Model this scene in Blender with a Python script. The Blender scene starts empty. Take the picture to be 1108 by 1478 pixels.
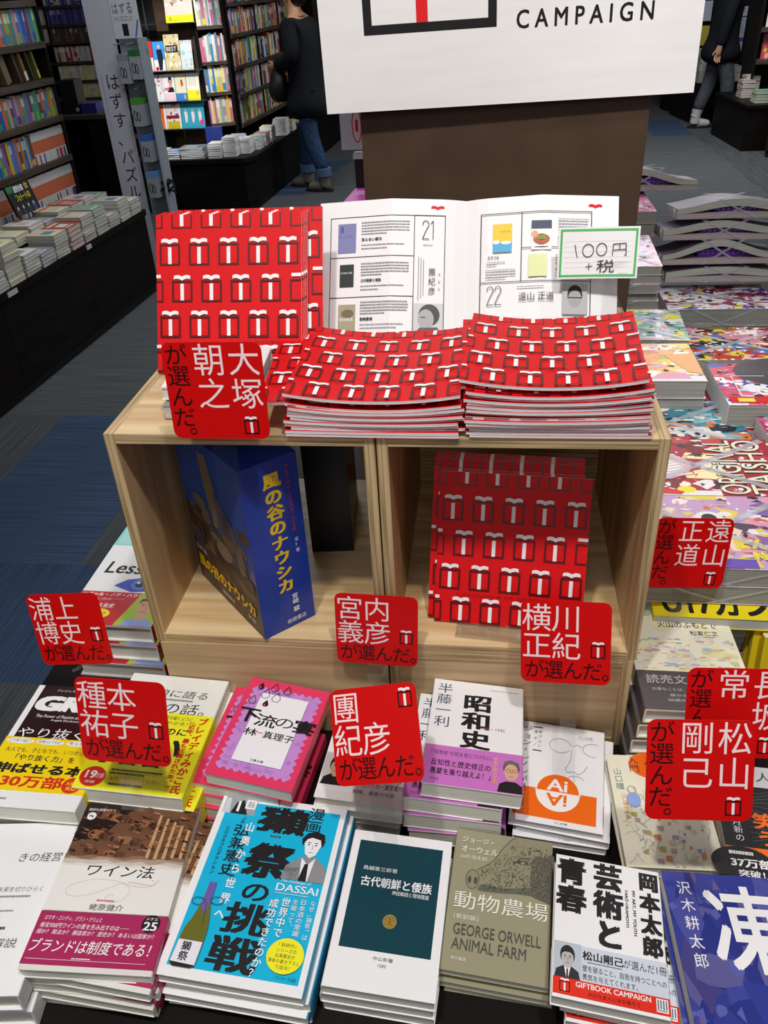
import bpy, math, random
from mathutils import Matrix, Vector
R = math.radians
C = bpy.context.scene.collection
SC = bpy.context.scene

# ------------------------------------------------------------------ camera
cam_yaw, cam_pitch, cam_roll = -0.1446, 0.57672, -0.0583
fw = Vector((math.sin(cam_yaw)*math.cos(cam_pitch), math.cos(cam_yaw)*math.cos(cam_pitch), -math.sin(cam_pitch)))
rt = Vector((math.cos(cam_yaw), -math.sin(cam_yaw), 0))
up = rt.cross(fw)
r2 = math.cos(cam_roll)*rt + math.sin(cam_roll)*up
u2 = -math.sin(cam_roll)*rt + math.cos(cam_roll)*up
cd = bpy.data.cameras.new('camera')
cd.sensor_fit = 'VERTICAL'; cd.sensor_height = 36; cd.lens = 36*1180.65/1478
cd.clip_start = 0.02
cam = bpy.data.objects.new('camera', cd); C.objects.link(cam)
M = Matrix((r2, u2, -fw)).transposed().to_4x4()
M.translation = Vector((0.414, -0.7525, 1.6003))
cam.matrix_world = M
SC.camera = cam
SC.view_settings.view_transform = 'Standard'
SC.view_settings.look = 'None'
SC.view_settings.exposure = 0.0
SC.view_settings.gamma = 1.0

# ------------------------------------------------------------------ light
w = bpy.data.worlds.new('shop_air'); SC.world = w; w.use_nodes = True
bg = w.node_tree.nodes['Background']
bg.inputs[0].default_value = (0.86, 0.93, 1.0, 1); bg.inputs[1].default_value = 0.055

def area(name, loc, size, power, target=None, color=(1, .98, .96), sizey=None):
    l = bpy.data.lights.new(name, 'AREA'); l.energy = power; l.size = size; l.color = color
    if sizey: l.shape = 'RECTANGLE'; l.size_y = sizey
    o = bpy.data.objects.new(name, l); C.objects.link(o); o.location = loc
    if target is not None:
        o.rotation_euler = (Vector(target)-Vector(loc)).to_track_quat('-Z', 'Y').to_euler()
    return o

def spot(name, loc, target, power, angle=50, size=.05, color=(1, .98, .955), blend=.5):
    l = bpy.data.lights.new(name, 'SPOT'); l.energy = power; l.spot_size = R(angle); l.spot_blend = blend
    l.shadow_soft_size = size; l.color = color
    o = bpy.data.objects.new(name, l); C.objects.link(o); o.location = loc
    o.rotation_euler = (Vector(target)-Vector(loc)).to_track_quat('-Z', 'Y').to_euler()
    return o

# ceiling spots over the display island, a little in front of it
spot('overhead_spot', (0.10, -0.80, 2.95), (0.25, 0.0, 0.9), 69, 62, .05)
spot('overhead_spot', (0.72, -0.72, 2.95), (0.50, 0.05, 0.9), 63, 62, .05)
area('fill_panel', (0.4, -0.7, 3.0), 1.0, 7, color=(.97, .98, 1))  # weak soft fill added above the island, not a visible fixture
area('fill_panel', (0.3, -3.0, 2.9), 1.3, 19, (0.4, 0, 1.0), color=(.98, .98, 1))  # unseen fill added behind the camera to lift the front-facing sides
spot('overhead_spot', (1.25, -.25, 2.95), (.98, 1.25, .95), 44, 50, .06)  # extra spot added as fill for the magazines and bundles at right
# unseen fill panels, added to brighten the aisles softly further back
area('fill_panel', (1.0, 2.4, 3.0), 1.2, 30, color=(.95, .97, 1))
area('fill_panel', (-1.0, 3.2, 3.0), 1.0, 26, color=(.95, .97, 1))
area('fill_panel', (-1.0, 6.0, 3.0), 1.0, 30, color=(.95, .97, 1))
area('fill_panel', (2.2, 7.4, 3.0), 1.4, 100, color=(.95, .97, 1))
spot('overhead_spot', (-1.75, 5.1, 2.95), (-2.2, 6.75, .85), 330, 30, .06)

# ------------------------------------------------------------------ materials
def lin(h):
    h = h.lstrip('#'); v = [int(h[i:i+2], 16)/255 for i in (0, 2, 4)]
    return tuple(x/12.92 if x <= .04045 else ((x+.055)/1.055)**2.4 for x in v)

MATS = {}
def col(h, rough=.45, spec=.4):
    k = (h, rough, spec)
    if k not in MATS:
        m = bpy.data.materials.new('paint_'+h.strip('#')); m.use_nodes = True
        b = m.node_tree.nodes['Principled BSDF']
        b.inputs['Base Color'].default_value = (*lin(h), 1)
        b.inputs['Roughness'].default_value = rough
        b.inputs['Specular IOR Level'].default_value = spec
        MATS[k] = m
    return MATS[k]

def noisy(name, c1, c2, scale=(1, 1, 1), nscale=1.0, rough=.6, detail=3, lo=.35, hi=.65, bump=0, spec=.3):
    m = bpy.data.materials.new(name); m.use_nodes = True
    nt = m.node_tree; b = nt.nodes['Principled BSDF']
    tc = nt.nodes.new('ShaderNodeTexCoord'); mp = nt.nodes.new('ShaderNodeMapping')
    mp.inputs['Scale'].default_value = scale
    n = nt.nodes.new('ShaderNodeTexNoise'); n.inputs['Scale'].default_value = nscale; n.inputs['Detail'].default_value = detail
    r = nt.nodes.new('ShaderNodeValToRGB')
    r.color_ramp.elements[0].color = (*lin(c1), 1); r.color_ramp.elements[1].color = (*lin(c2), 1)
    r.color_ramp.elements[0].position = lo; r.color_ramp.elements[1].position = hi
    L = nt.links.new
    L(tc.outputs['Object'], mp.inputs[0]); L(mp.outputs[0], n.inputs['Vector']); L(n.outputs['Fac'], r.inputs[0])
    L(r.outputs[0], b.inputs['Base Color'])
    b.inputs['Roughness'].default_value = rough; b.inputs['Specular IOR Level'].default_value = spec
    if bump:
        bp = nt.nodes.new('ShaderNodeBump'); bp.inputs['Strength'].default_value = bump; bp.inputs['Distance'].default_value = .002
        L(n.outputs['Fac'], bp.inputs['Height']); L(bp.outputs[0], b.inputs['Normal'])
    return m

PAGE = noisy('page_edges', '#cbc8ba', '#efecdf', (3, 3, 1500), 1, .8)
PAGEG = noisy('grey_page_edges', '#aeaca2', '#d2d0c6', (3, 3, 1100), 1, .85)
PAGEC = noisy('pulp_page_edges', '#85847d', '#aaa8a0', (3, 3, 900), 1, .9)
PAGEW = noisy('white_page_edges', '#cacaca', '#f0f0f1', (3, 3, 1500), 1, .8)
PLY = noisy('plywood_face', '#b58d58', '#dfc598', (2.6, 60, 60), 1, .45, 5, .3, .68)
PLYY = noisy('plywood_face_depth_grain', '#c3a071', '#dfc499', (26, 2.2, 26), 1, .5, 4, .3, .7)
PLYV = noisy('plywood_face_upright', '#ab8558', '#d6b688', (48, 48, 2.2), 1, .5, 5, .3, .68)
EDGEZ = noisy('plywood_layers_flat', '#8f7650', '#d0b488', (6, 6, 420), 1, .6, 1)
EDGEX = noisy('plywood_layers_upright', '#8f7650', '#d0b488', (420, 6, 6), 1, .6, 1)
PANEL = noisy('pale_panel', '#a5865f', '#d0b48d', (2.2, 52, 52), 1, .55, 6, .32, .66)
BLACKW = noisy('black_veneer', '#110d0b', '#1a1512', (3, 3, 30), 1, .5, 3, spec=.12)
DARKW = noisy('dark_brown_shelf', '#3a3128', '#51463a', (3, 3, 40), 1, .5, 3)
BROWN = noisy('brown_pillar_paint', '#47362a', '#4d3b2e', (1, 1, 1), 14, .42, 2)
WHITEB = noisy('white_board', '#e9e7e5', '#eeecea', (8, 8, 60), 1, .55)

def carpet(name, c1, c2, rib_axis):
    m = bpy.data.materials.new(name); m.use_nodes = True
    nt = m.node_tree; b = nt.nodes['Principled BSDF']; L = nt.links.new
    tc = nt.nodes.new('ShaderNodeTexCoord'); mp = nt.nodes.new('ShaderNodeMapping')
    mp.inputs['Scale'].default_value = (2.5, 160, 1) if rib_axis == 'x' else (160, 2.5, 1)
    n = nt.nodes.new('ShaderNodeTexNoise'); n.inputs['Scale'].default_value = 1; n.inputs['Detail'].default_value = 4
    n2 = nt.nodes.new('ShaderNodeTexNoise'); n2.inputs['Scale'].default_value = 220
    mx = nt.nodes.new('ShaderNodeMath'); mx.operation = 'MULTIPLY_ADD'; mx.inputs[1].default_value = .35
    r = nt.nodes.new('ShaderNodeValToRGB')
    r.color_ramp.elements[0].color = (*lin(c1), 1); r.color_ramp.elements[1].color = (*lin(c2), 1)
    r.color_ramp.elements[0].position = .5; r.color_ramp.elements[1].position = .85
    L(tc.outputs['Object'], mp.inputs[0]); L(mp.outputs[0], n.inputs['Vector']); L(tc.outputs['Object'], n2.inputs['Vector'])
    L(n2.outputs['Fac'], mx.inputs[0]); L(n.outputs['Fac'], mx.inputs[2]); L(mx.outputs[0], r.inputs[0])
    L(r.outputs[0], b.inputs['Base Color']); b.inputs['Roughness'].default_value = .95
    b.inputs['Specular IOR Level'].default_value = .1
    bp = nt.nodes.new('ShaderNodeBump'); bp.inputs['Strength'].default_value = .5; bp.inputs['Distance'].default_value = .004
    L(mx.outputs[0], bp.inputs['Height']); L(bp.outputs[0], b.inputs['Normal'])
    return m
CGREY = carpet('grey_rib_carpet', '#3f4143', '#5d6062', 'x')
CGREY2 = carpet('grey_rib_carpet_turned', '#393b3d', '#565a5c', 'y')
CBLUE = carpet('blue_carpet', '#2f3e54', '#43546d', 'x')
CBLUE2 = carpet('blue_carpet_turned', '#2b394e', '#3e4f68', 'y')

def clear(name, tint=(1, 1, 1), gloss=.12, rough=.05):
    m = bpy.data.materials.new(name); m.use_nodes = True
    nt = m.node_tree; nt.nodes.clear(); L = nt.links.new
    o = nt.nodes.new('ShaderNodeOutputMaterial'); t = nt.nodes.new('ShaderNodeBsdfTransparent'); t.inputs[0].default_value = (*tint, 1)
    g = nt.nodes.new('ShaderNodeBsdfGlossy'); g.inputs['Roughness'].default_value = rough
    x = nt.nodes.new('ShaderNodeMixShader'); x.inputs[0].default_value = gloss
    L(t.outputs[0], x.inputs[1]); L(g.outputs[0], x.inputs[2]); L(x.outputs[0], o.inputs[0])
    return m
CLEAR = clear('clear_plastic', (.985, .987, .99), .05)
STRAP = clear('clear_strap', (.9, .91, .95), .1, .25)
_n = STRAP.node_tree; _d = _n.nodes.new('ShaderNodeBsdfDiffuse'); _d.inputs[0].default_value = (.75, .76, .82, 1)
_x = _n.nodes.new('ShaderNodeMixShader'); _x.inputs[0].default_value = .38; _o = [q for q in _n.nodes if q.type == 'OUTPUT_MATERIAL'][0]
_n.links.new([q for q in _n.nodes if q.type == 'MIX_SHADER' and q != _x][0].outputs[0], _x.inputs[1]); _n.links.new(_d.outputs[0], _x.inputs[2]); _n.links.new(_x.outputs[0], _o.inputs[0])

# ------------------------------------------------------------------ mesh builder
class MB:
    def __init__(s): s.v = []; s.f = []; s.m = []; s.mats = []
    def mi(s, m):
        if m not in s.mats: s.mats.append(m)
        return s.mats.index(m)
    def face(s, pts, m):
        b = len(s.v); s.v += [tuple(p) for p in pts]; s.f.append(tuple(range(b, b+len(pts)))); s.m.append(s.mi(m))
    def raw(s, pts, faces, m):
        b = len(s.v); s.v += [tuple(p) for p in pts]; k = s.mi(m)
        for f in faces: s.f.append(tuple(i+b for i in f)); s.m.append(k)
    def box(s, a, b, m, mats=None):
        x0, y0, z0 = a; x1, y1, z1 = b
        P = [(x0,y0,z0),(x1,y0,z0),(x1,y1,z0),(x0,y1,z0),(x0,y0,z1),(x1,y0,z1),(x1,y1,z1),(x0,y1,z1)]
        F = {'b':(0,3,2,1),'t':(4,5,6,7),'f':(0,1,5,4),'r':(1,2,6,5),'k':(2,3,7,6),'l':(3,0,4,7)}
        o = len(s.v); s.v += P
        for k, f in F.items():
            s.f.append(tuple(i+o for i in f)); s.m.append(s.mi((mats or {}).get(k, m)))
    def prism_y(s, prof, y0, y1, m):           # profile in xz, extruded along y
        n = len(prof); o = len(s.v)
        s.v += [(x, y0, z) for x, z in prof]+[(x, y1, z) for x, z in prof]
        k = s.mi(m)
        s.f.append(tuple(range(o, o+n))); s.m.append(k)
        s.f.append(tuple(range(o+2*n-1, o+n-1, -1))); s.m.append(k)
        for i in range(n):
            j = (i+1) % n
            s.f.append((o+i, o+n+i, o+n+j, o+j)); s.m.append(k)
    def prism_z(s, prof, z0, z1, m, mt=None):
        n = len(prof); o = len(s.v)
        s.v += [(x, y, z0) for x, y in prof]+[(x, y, z1) for x, y in prof]
        k = s.mi(m); kt = s.mi(mt or m)
        s.f.append(tuple(range(o+n-1, o-1, -1))); s.m.append(k)
        s.f.append(tuple(range(o+n, o+2*n))); s.m.append(kt)
        for i in range(n):
            j = (i+1) % n
            s.f.append((o+i, o+j, o+n+j, o+n+i)); s.m.append(k)
    def tube(s, path, rad, m, n=8):
        pts = [Vector(p) for p in path]; o = len(s.v); k = s.mi(m)
        for i, p in enumerate(pts):
            d = (pts[min(i+1, len(pts)-1)]-pts[max(i-1, 0)]).normalized()
            a = d.orthogonal().normalized() if i == 0 else (a - a.dot(d)*d).normalized()
            b = d.cross(a)
            for q in range(n):
                t = 2*math.pi*q/n; s.v.append(tuple(p+rad*(math.cos(t)*a+math.sin(t)*b)))
        for i in range(len(pts)-1):
            for q in range(n):
                s.f.append((o+i*n+q, o+i*n+(q+1) % n, o+(i+1)*n+(q+1) % n, o+(i+1)*n+q)); s.m.append(k)
        s.f.append(tuple(range(o+n-1, o-1, -1))); s.m.append(k)
        e = o+(len(pts)-1)*n; s.f.append(tuple(range(e, e+n))); s.m.append(k)
    def slab(s, xs, zb, zt, y0, y1, mtop, mside, mbot):    # bent slab, profile along x
        o = len(s.v); n = len(xs)
        for x, b, t in zip(xs, zb, zt): s.v += [(x, y0, b), (x, y1, b), (x, y1, t), (x, y0, t)]
        kt, ks, kb = s.mi(mtop), s.mi(mside), s.mi(mbot)
        for i in range(n-1):
            a = o+4*i; b = a+4
            s.f += [(a+3, b+3, b+2, a+2), (a, b, b+3, a+3), (a+1, a+2, b+2, b+1), (a, a+1, b+1, b)]
            s.m += [kt, ks, ks, kb]
        s.f += [(o, o+3, o+2, o+1), (o+4*n-4, o+4*n-3, o+4*n-2, o+4*n-1)]; s.m += [ks, ks]
    def build(s, name, parent=None, loc=None, rot=None):
        me = bpy.data.meshes.new(name); me.from_pydata(s.v, [], s.f); me.validate()
        for m in s.mats: me.materials.append(m)
        if len(me.polygons) == len(s.m): me.polygons.foreach_set('material_index', s.m)
        me.update()
        o = bpy.data.objects.new(name, me); C.objects.link(o)
        if parent: o.parent = parent
        if loc is not None: o.location = loc
        if rot is not None: o.rotation_euler = rot
        return o

def tag(o, label, cat, group=None):
    o['label'] = label; o['category'] = cat
    if group: o['group'] = group
    return o
def thing(name, label, cat, loc=(0, 0, 0), rot=(0, 0, 0), group=None):
    o = bpy.data.objects.new(name, None); C.objects.link(o); o.location = loc; o.rotation_euler = rot
    o.empty_display_size = .05
    return tag(o, label, cat, group)
def struct(o): o['kind'] = 'structure'; return o
def dup(root, loc, rot, label, group=None):
    r = root.copy(); C.objects.link(r); r.location = loc; r.rotation_euler = rot; r['label'] = label
    if group: r['group'] = group
    for ch in list(root.children):
        c = ch.copy(); C.objects.link(c); c.parent = r
        for g in ch.children:
            d = g.copy(); C.objects.link(d); d.parent = c
    return r
ORD = ['first','second','third','fourth','fifth','sixth','seventh','eighth','ninth','tenth','eleventh','twelfth','thirteenth',
       'fourteenth','fifteenth','sixteenth','seventeenth','eighteenth','nineteenth','twentieth']
def ordn(i):
    if i < 20: return ORD[i]
    TN = ['twent', 'thirt', 'fort', 'fift', 'sixt', 'sevent', 'eight', 'ninet']; t = TN[(i+1)//10-2]+'y'
    return TN[(i+1)//10-2]+'ieth' if (i+1) % 10 == 0 else t+'-'+ORD[(i+1) % 10-1]

# ------------------------------------------------------------------ lettering and printed art
GL = {}
def glyph(s, bold=0.0):
    k = (s, round(bold, 3))
    if k not in GL:
        c = bpy.data.curves.new('lettering', 'FONT'); c.body = s; c.size = 1; c.resolution_u = 3
        o = bpy.data.objects.new('lettering', c); m = bpy.data.meshes.new_from_object(o)
        v0 = [(v.co.x, v.co.y) for v in m.vertices]; f0 = [tuple(p.vertices) for p in m.polygons]
        bpy.data.objects.remove(o); bpy.data.curves.remove(c); bpy.data.meshes.remove(m)
        if not v0: v0 = [(0, 0), (1, 0), (1, 1)]; f0 = []
        vs, fs = [(x, y, 0) for x, y in v0], f0
        if bold:                        # heavier strokes: the letter struck several times, slightly shifted
            vs, fs = [], []
            for ci, (dx, dy) in enumerate(((-1, -1), (1, -1), (1, 1), (-1, 1), (0, 0))):
                q = len(vs); vs += [(x+dx*bold, y+dy*bold*.7, ci) for x, y in v0]; fs += [tuple(i+q for i in f) for f in f0]
        xs = [v[0] for v in vs]; ys = [v[1] for v in vs]
        GL[k] = (vs, fs, min(xs), max(xs), min(ys), max(ys))
    return GL[k]

def smooth(pts, n=5, closed=False):
    """rounded line through the given points"""
    P = [Vector((*p, 0)) for p in pts]; N = len(P); out = []
    for i in range(N if closed else N-1):
        g = (lambda k: P[k % N]) if closed else (lambda k: P[min(max(k, 0), N-1)])
        a, b, c, d = g(i-1), g(i), g(i+1), g(i+2)
        for j in range(n):
            t = j/n
            q = .5*((2*b)+(c-a)*t+(2*a-5*b+4*c-d)*t*t+(3*b-a-3*c+d)*t**3); out.append((q.x, q.y))
    if not closed: out.append((P[-1].x, P[-1].y))
    return out

class Art:
    """prints flat shapes on a surface; u to the right, v down, both in millimetres"""
    def __init__(s, mb, fn, base=1e-4): s.mb = mb; s.fn = fn; s.k = base; s.step = 1.6e-5
    def fine(s, on=True): s.step = 1.5e-6 if on else 1.6e-5; s.k += 2e-5      # many small marks in thin ink
    def nxt(s): s.k += s.step; return s.k
    def p(s, pts, m):
        k = s.nxt()
        # keep the winding so that faces look outwards
        ar = sum(pts[i][0]*pts[(i+1) % len(pts)][1]-pts[(i+1) % len(pts)][0]*pts[i][1] for i in range(len(pts)))
        if ar > 0: pts = pts[::-1]
        s.mb.face([s.fn(u*.001, v*.001, k) for u, v in pts], m)
    def r(s, u, v, w, h, m): s.p([(u, v), (u+w, v), (u+w, v+h), (u, v+h)], m)
    def e(s, cx, cy, rx, ry, m, n=22, a0=0, a1=360):
        s.p([(cx+rx*math.cos(R(a0+(a1-a0)*i/n)), cy+ry*math.sin(R(a0+(a1-a0)*i/n))) for i in range(n+(a1-a0 < 360))], m)
    def frame(s, u, v, w, h, t, m):
        s.r(u, v, w, t, m); s.r(u, v+h-t, w, t, m); s.r(u, v+t, t, h-2*t, m); s.r(u+w-t, v+t, t, h-2*t, m)
    def l(s, pts, wd, m, closed=False):
        if closed: pts = pts+[pts[0]]
        o = s.step; s.step = 2e-6
        for (a, b), (c, d) in zip(pts, pts[1:]):
            q = math.hypot(c-a, d-b) or 1; nx, ny = -(d-b)/q*wd/2, (c-a)/q*wd/2
            s.p([(a+nx, b+ny), (c+nx, d+ny), (c-nx, d-ny), (a-nx, b-ny)], m)
        s.step = o; s.k += 8e-6 if o > 1e-5 else 0
    def arc(s, cx, cy, rx, ry, wd, m, a0=0, a1=360, n=20):
        s.l([(cx+rx*math.cos(R(a0+(a1-a0)*i/n)), cy+ry*math.sin(R(a0+(a1-a0)*i/n))) for i in range(n+1)], wd, m)
    def put(s, vs, fs, f, m):
        k = s.nxt()+5e-6; s.mb.raw([s.fn(*[q*.001 for q in f(x, y)], k+c*6e-6) for x, y, c in vs], fs, m)
        if vs and vs[-1][2]: s.k += 3e-5
    def t(s, txt, u, v, w, h, m, bold=0, sh=0, slope=0):   # ink of the words fitted to a box
        vs, fs, x0, x1, y0, y1 = glyph(txt, bold)
        sx = w/max(x1-x0, 1e-6); sy = h/max(y1-y0, 1e-6)
        s.put(vs, fs, lambda x, y: (u+(x-x0)*sx+sh*(y-y0)*sy, v+(y1-y)*sy+slope*(x-x0)*sx), m)
    def tv(s, txt, u, v, w, h, m, bold=0, lean=0, corner=False):         # vertical column of characters
        c = h/len(txt)
        for i, ch in enumerate(txt):
            if ch == ' ': continue
            vs, fs, *_ = glyph(ch, bold)
            q = min(c, w*1.1); o = v+i*c+(c-q)/2
            if ch in 'ー―～…（）()「」':
                s.put(vs, fs, lambda x, y: (u+(.88-(y+.12)*1.0+.12)*w-(.0)*w+lean*(o-v), o+x*q), m)
            elif ch in '。、' and len(txt) > 1 or ch == '。' and corner:
                s.put(vs, fs, lambda x, y: (u+(x+.6)*w+lean*(o-v), o+(.30-y)*q), m)
            else:
                s.put(vs, fs, lambda x, y: (u+x*w+lean*(o-v), o+(.86-y)*q*.98), m)
    def tr(s, txt, u, v, w, h, m, bold=0):                 # line of words turned a quarter to the right
        vs, fs, x0, x1, y0, y1 = glyph(txt, bold)
        sx = h/max(x1-x0, 1e-6); sy = w/max(y1-y0, 1e-6)
        s.put(vs, fs, lambda x, y: (u+w-(y1-y)*sy, v+(x-x0)*sx), m)
    def lines(s, u, v, w, n, pitch, th, m, seed=0):        # small print too fine to read
        rr = random.Random(seed); s.fine()
        for i in range(n):
            x = u
            e = u+w*(1 if i < n-1 else rr.uniform(.4, .9))
            while x < e-1:
                q = min(rr.uniform(1.2, 4.5), e-x); s.r(x, v+i*pitch, q, th, m); x += q+.45
        s.fine(False)

RED = col('#d61016', .5, .2); DRED = col('#5a070b', .4); WHITE = col('#edebea', .5); BLACK = col('#141213', .45); GREY = col('#8b8b8d', .5)
CARDRED = col('#d00808', .4, .25); PINKW = col('#f6dcdc', .4)

def bow(a, cx, cy, w, m):
    for sg in (-1, 1):                   # two humps like the pages of an open book
        up, lo = [], []
        for i in range(8):
            t = i/7; x = cx+sg*w/2*(1-t)
            y = cy-.15*w*math.sin(math.pi*(.20+.68*t))**.9
            up.append((x, y)); lo.append((x, y+w*(.19+.05*t)))
        a.p(up+lo[::-1], m)
def gift(a, cx, cy, w, h=None, line=None):
    """the present: bow of an open book over a ribboned box, (cx, cy) the middle of the box"""
    h = h or w; t = w*.095; line = line or DRED
    a.frame(cx-w/2, cy-h/2, w, h, t, line)
    a.r(cx-w*.085, cy-h/2+t*1.6, w*.17, h-t*2.4, WHITE)
    bow(a, cx, cy-h*.5-w*.13, w*.8, WHITE)

# ------------------------------------------------------------------ books
def top_fn(w, h, z): return lambda u, v, k: (-w/2+u, h/2-v, z+k)
def c_shell(mb, w, h, t, ct, side, m, mspine=None, c=None, grow=0):
    c = min(.0018, t*.25) if c is None else c
    s = 1 if side == 'R' else -1
    out = [(-w/2, t), (w/2-c, t), (w/2-.3*c, t-.3*c), (w/2, t-c), (w/2, c), (w/2-.3*c, .3*c), (w/2-c, 0), (-w/2, 0)]
    inn = [(-w/2, ct), (w/2-c, ct), (w/2-ct, c+ct*.5), (w/2-ct, t-c-ct*.5), (w/2-c, t-ct), (-w/2, t-ct)]
    prof = [(s*x, z) for x, z in out+inn]
    n = len(prof); o = len(mb.v); y0, y1 = -h/2-grow, h/2+grow
    mb.v += [(x, y0, z) for x, z in prof]+[(x, y1, z) for x, z in prof]
    k = mb.mi(m); ks = mb.mi(mspine or m)
    for i in range(n):
        j = (i+1) % n
        f = (o+i, o+n+i, o+n+j, o+j)
        mb.f.append(f if s > 0 else f[::-1]); mb.m.append(ks if i in (1, 2, 3, 4, 5) else k)
    quads = [(0,1,12,13),(1,2,11,12),(2,3,11),(3,4,10,11),(4,5,10),(5,6,9,10),(6,7,8,9)]
    for q in quads:
        mb.f.append(tuple(o+i for i in q) if s < 0 else tuple(o+i for i in q)[::-1]); mb.m.append(k)
        mb.f.append(tuple(o+n+i for i in q) if s > 0 else tuple(o+n+i for i in q)[::-1]); mb.m.append(k)

def book(name, label, cat, w, h, t, cover, art=None, side='R', spine=None, hard=False, page=None, band=None, group=None, cover_label=None):
    """root with cover, page_block and, where the book wears one, paper_band; local origin under its middle"""
    root = thing(name, label, cat, group=group)
    ct = .0022 if hard else .0006
    mb = MB(); c_shell(mb, w, h, t, ct, side, cover, spine)
    a = Art(mb, top_fn(w, h, t))
    if art: art(a)
    mb.build('cover', root)
    s = 1 if side == 'R' else -1
    ins = .004 if hard else .0012
    pb = MB(); xa, xb = sorted((s*(-w/2+ins), s*(w/2-ct*1.2)))
    pb.box((xa, -h/2+ins, ct*.98), (xb, h/2-ins, t-ct*.98), page or PAGE)
    pb.build('page_block', root)
    if band:
        v0, v1, bm, bart, bspine = band
        b = MB(); g = .0004
        y1, y0 = h/2-v0*.001, h/2-v1*.001
        yc = (y0+y1)/2
        tmp = MB(); c_shell(tmp, w+2*g, y1-y0, t+2*g, g, side, bm, bspine)
        b.raw([(x, y+yc, z-g) for x, y, z in tmp.v], [], bm)
        for f, k in zip(tmp.f, tmp.m): b.f.append(f); b.m.append(b.mi(tmp.mats[k]))
        if bart: bart(Art(b, lambda u, v, k: (-w/2+u, h/2-v, t+g+k)))
        b.build('paper_band', root)
    root['t'] = t
    return root

def pose_top(root, top, rot, t=None):
    t = t or root['t']
    m = Matrix.LocRotScale(Vector(top), None, None)
    e = Matrix.Rotation(rot[2], 4, 'Z') @ Matrix.Rotation(rot[1], 4, 'Y') @ Matrix.Rotation(rot[0], 4, 'X')
    root.rotation_euler = rot
    root.location = Vector(top)-(e.to_3x3() @ Vector((0, 0, t)))

def pile(root, top, rotdeg, n, zbase, desc, group, jit=2.0, seed=1, shift=.004, offs=None):
    """root is the topmost copy; n-1 copies below it, down to zbase"""
    rr = random.Random(seed); t = root['t']
    rot = [R(x) for x in rotdeg]
    pose_top(root, top, rot)
    root['group'] = group
    if abs((top[2]-zbase)/n/t-1) > .12: n = max(1, round((top[2]-zbase)/t))      # no air between the copies
    step = (top[2]-t-zbase)/max(n-1, 1) if n > 1 else 0
    for i in range(1, n):
        f = 1-i/max(n-1, 1)
        z = zbase+t+step*(n-1-i)
        o = offs[i-1] if offs and i-1 < len(offs) else (rr.uniform(-shift, shift), rr.uniform(-shift, shift), rr.uniform(-jit, jit))
        lab = f'{ordn(i)} copy from the top in the pile of {desc}' if i < n-1 else f'lowest copy in the pile of {desc}'
        d = dup(root, (0, 0, 0), (0, 0, 0), lab, group)
        pose_top(d, (top[0]+o[0], top[1]+o[1], z), (rot[0]*f, rot[1]*f, rot[2]+R(o[2])), t)

def portrait(a, u, v, w, h, bgm, skin, hair, suit, shirt=None, glasses=False):
    a.r(u, v, w, h, bgm)
    cx = u+w/2; fy = v+h*.42
    a.p([(u+w*.04, v+h), (u+w*.1, v+h*.78), (cx-w*.14, v+h*.66), (cx+w*.14, v+h*.66), (u+w*.9, v+h*.78), (u+w*.96, v+h)], suit)
    a.p([(cx-w*.1, v+h*.55), (cx+w*.1, v+h*.55), (cx+w*.12, v+h*.7), (cx, v+h*.76), (cx-w*.12, v+h*.7)], skin)
    if shirt:
        a.p([(cx-w*.12, v+h*.67), (cx, v+h*.74), (cx+w*.12, v+h*.67), (cx+w*.03, v+h), (cx-w*.03, v+h)], shirt)
        a.p([(cx-w*.03, v+h*.74), (cx+w*.03, v+h*.74), (cx+w*.035, v+h), (cx-w*.035, v+h)], suit)
    a.e(cx, fy-h*.06, w*.27, h*.28, hair)
    a.e(cx, fy+h*.03, w*.22, h*.25, skin)
    a.p([(cx-w*.24, fy-h*.06), (cx-w*.2, fy-h*.22), (cx, fy-h*.28), (cx+w*.2, fy-h*.22), (cx+w*.24, fy-h*.06), (cx+w*.1, fy-h*.14), (cx-w*.1, fy-h*.14)], hair)
    for sg in (-1, 1):
        a.r(cx+sg*w*.09-w*.045, fy-h*.055, w*.09, h*.016, hair); a.e(cx+sg*w*.09, fy-h*.005, w*.035, h*.014, hair)
        if glasses: a.arc(cx+sg*w*.095, fy, w*.08, h*.055, w*.015, hair)
    a.l([(cx, fy), (cx+w*.03, fy+h*.09), (cx-w*.01, fy+h*.1)], w*.014, hair)
    a.r(cx-w*.07, fy+h*.16, w*.14, h*.014, hair)

def splash(a, w, h, cols, n, seed, smin=.04, smax=.2):
    """busy printed picture of loose colour shapes"""
    rr = random.Random(seed); a.fine()
    for i in range(n):
        m = rr.choice(cols); rx = rr.uniform(smin, smax)*w; ry = rr.uniform(smin, smax)*h*.8
        cx = rr.uniform(0, w); cy = rr.uniform(0, h); nn = rr.choice((3, 4, 6, 9, 12)); a0 = rr.uniform(0, 360)
        pts = []
        for q in range(nn):
            t = R(a0+360*q/nn); k = rr.uniform(.6, 1.1)
            pts.append((min(max(cx+rx*k*math.cos(t), 0), w), min(max(cy+ry*k*math.sin(t), 0), h)))
        a.p(pts, m)
    a.fine(False)
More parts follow.
